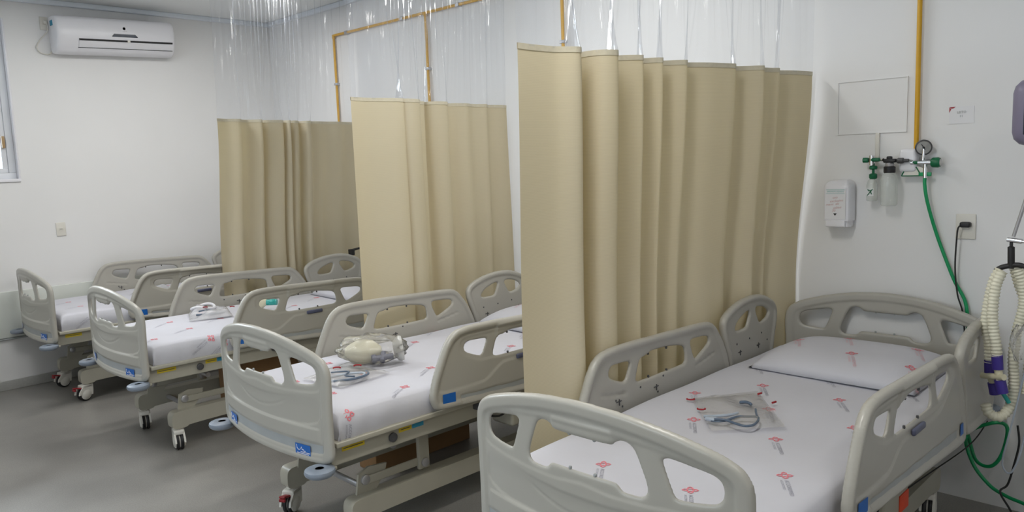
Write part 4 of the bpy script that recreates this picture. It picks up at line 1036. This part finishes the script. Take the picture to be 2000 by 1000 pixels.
s.tube(smooth_path([(-.01, .222, 1.128), (-.006, .205, 1.142), (0, .180, 1.150), (0, .150, 1.155), (.004, .122, 1.146)], 4), .010, 10); s.build('hose_holder', M['black'], t)
# breathing hoses (corrugated)
def corr(path, r, pitch=.0135, amp=.26):
    P = smooth_path(path, 12); out = []; L = 0; pts = [P[0]]
    # resample evenly
    acc = [0]
    for i in range(1, len(P)): acc.append(acc[-1]+(P[i]-P[i-1]).length)
    N = max(8, int(acc[-1]/(pitch/4))); k = 0; res = []
    for i in range(N+1):
        d_ = acc[-1]*i/N
        while k < len(acc)-2 and acc[k+1] < d_: k += 1
        f_ = (d_-acc[k])/max(acc[k+1]-acc[k], 1e-9); res.append(P[k].lerp(P[k+1], f_))
    rr = [r*(1+amp*(.5+.5*math.cos(PI/2*i)) - amp*.5) for i in range(N+1)]
    mb = MB(); mb.tube(res, rr, 14); return mb
t = thing('breathing_circuit', 'cream corrugated breathing hoses with violet cuffs hanging from the black holder', 'breathing hose', (3.40, .52, 0))
H = [
 [(-.02, .205, 1.135), (-.035, .222, 1.09), (-.045, .235, 1.00), (-.05, .238, .92), (-.045, .225, .84), (-.045, .222, .775)],
 [(-.06, .190, 1.135), (-.075, .205, 1.08), (-.085, .210, .99), (-.085, .205, .92), (-.085, .195, .86), (-.085, .190, .81)],
 [(-.01, .150, 1.138), (.0, .135, 1.09), (.01, .130, 1.00), (.0, .145, .90), (-.02, .150, .80), (-.02, .145, .70), (-.03, .150, .62), (-.06, .175, .575), (-.075, .21, .585), (-.075, .225, .62)],
 [(.01, .120, 1.138), (.02, .098, 1.09), (.03, .085, 1.0), (.02, .075, .90), (.02, .07, .78), (.02, .075, .66)],
 [(.02, .165, 1.138), (.025, .150, 1.08), (.035, .120, .98), (.03, .105, .88), (.02, .105, .76), (.01, .110, .66)],
]
for hp in H: corr(hp, .0180).build('corrugated_hose', M['corr'], t, angle=180)
for p0, p1 in (((-.045, .222, .785), (-.045, .2200, .735)), ((-.085, .190, .82), (-.085, .186, .765)), ((-.045, .208, .70), (-.042, .200, .655)), ((-.085, .178, .725), (-.085, .166, .675))):
    s = MB(); s.tube([p0, p1], .0195, 16); s.build('violet_cuff', M['purple'], t)
s = MB(); s.tube([(-.045, .222, .737), (-.045, .207, .695)], .014, 12); s.tube([(-.085, .186, .767), (-.085, .176, .720)], .014, 12); s.tube([(-.045, .245, .722), (-.105, .16, .742)], .012, 12); s.build('wye_connector', M['cream'], t)
s = MB(); s.tube(smooth_path([(-.03, .10, 1.0), (-.06, .09, .88), (-.05, .115, .70), (-.04, .15, .50), (-.03, .17, .38), (-.03, .14, .35), (-.02, .11, .45), (-.03, .09, .62)], 8), .0032, 8); s.build('sensing_line', M['tubepale'], t)
s = MB(); s.tube(smooth_path([(-.075, .170, .675), (-.06, .150, .635)], 3), .008, 10); s.build('catheter_mount', M['teal'], t)
rpx = random.Random(9); s = MB()
def crum(u, v):
    a = 2*PI*u; z = .80+.14*v; r = .028+.018*math.sin(PI*v)+.006*math.sin(5*a+8*v); return (-.06+r*math.cos(a), .105+r*math.sin(a), z)
s.grid(crum, 28, 16); s.build('plastic_wrap', M['film'], t, angle=180)

# green oxygen hose: from the regulator, behind the headboard, coiled near the floor
s = MB(); hp = [(3.796, 1.12, 1.475), (3.796, 1.12, 1.44), (3.80, 1.108, 1.36), (3.82, 1.07, 1.21), (3.825, 1.0, 1.02), (3.825, .945, .90), (3.80, .93, .70), (3.78, .95, .48), (3.75, .90, .33), (3.72, .86, .24), (3.70, .80, .235), (3.70, .76, .30), (3.70, .745, .42), (3.69, .80, .43), (3.68, .89, .36), (3.66, .86, .25), (3.64, .79, .175), (3.62, .72, .15), (3.60, .64, .14), (3.58, .50, .10), (3.58, .36, .06)]
s.tube(smooth_path(hp, 8), .0075, 10); tag(s.build('oxygen_hose', M['hose']), 'green oxygen hose from the gas outlet down behind the nearest bed', 'hose')
s = MB(); s.tube(smooth_path([(3.66, .70, .45), (3.65, .69, .38), (3.64, .70, .30), (3.63, .72, .20), (3.60, .74, .17), (3.60, .70, .10), (3.56, .64, .004+.003), (3.4, .55, .006)], 8), .0042, 8)
tag(s.build('power_cable', M['black']), 'thin black cable hanging near the floor at the right edge', 'cable')
s = MB(); s.tube(smooth_path([(2.75, 1.03, .36), (2.80, 1.05, .25), (3.0, 1.03, .22), (3.35, .95, .27), (3.65, .87, .33), (3.80, .84, .40)], 8), .0026, 8)
tag(s.build('bed_cable', M['black']), 'thin black mains cable running from under the nearest bed to the wall', 'cable')

# marks and fittings too small to pick apart one by one stay joined
for o in bpy.data.objects:
    if o.type == 'MESH' and o.name.split('.')[0] in ('sheet_print', 'pillow_print', 'rubber_peg', 'sticker_print', 'latch_slot', 'label_text', 'label_rule', 'label_mark', 'handwriting', 'sign_text', 'bag_print', 'red_corner', 'maker_mark'):
        o['kind'] = 'stuff'
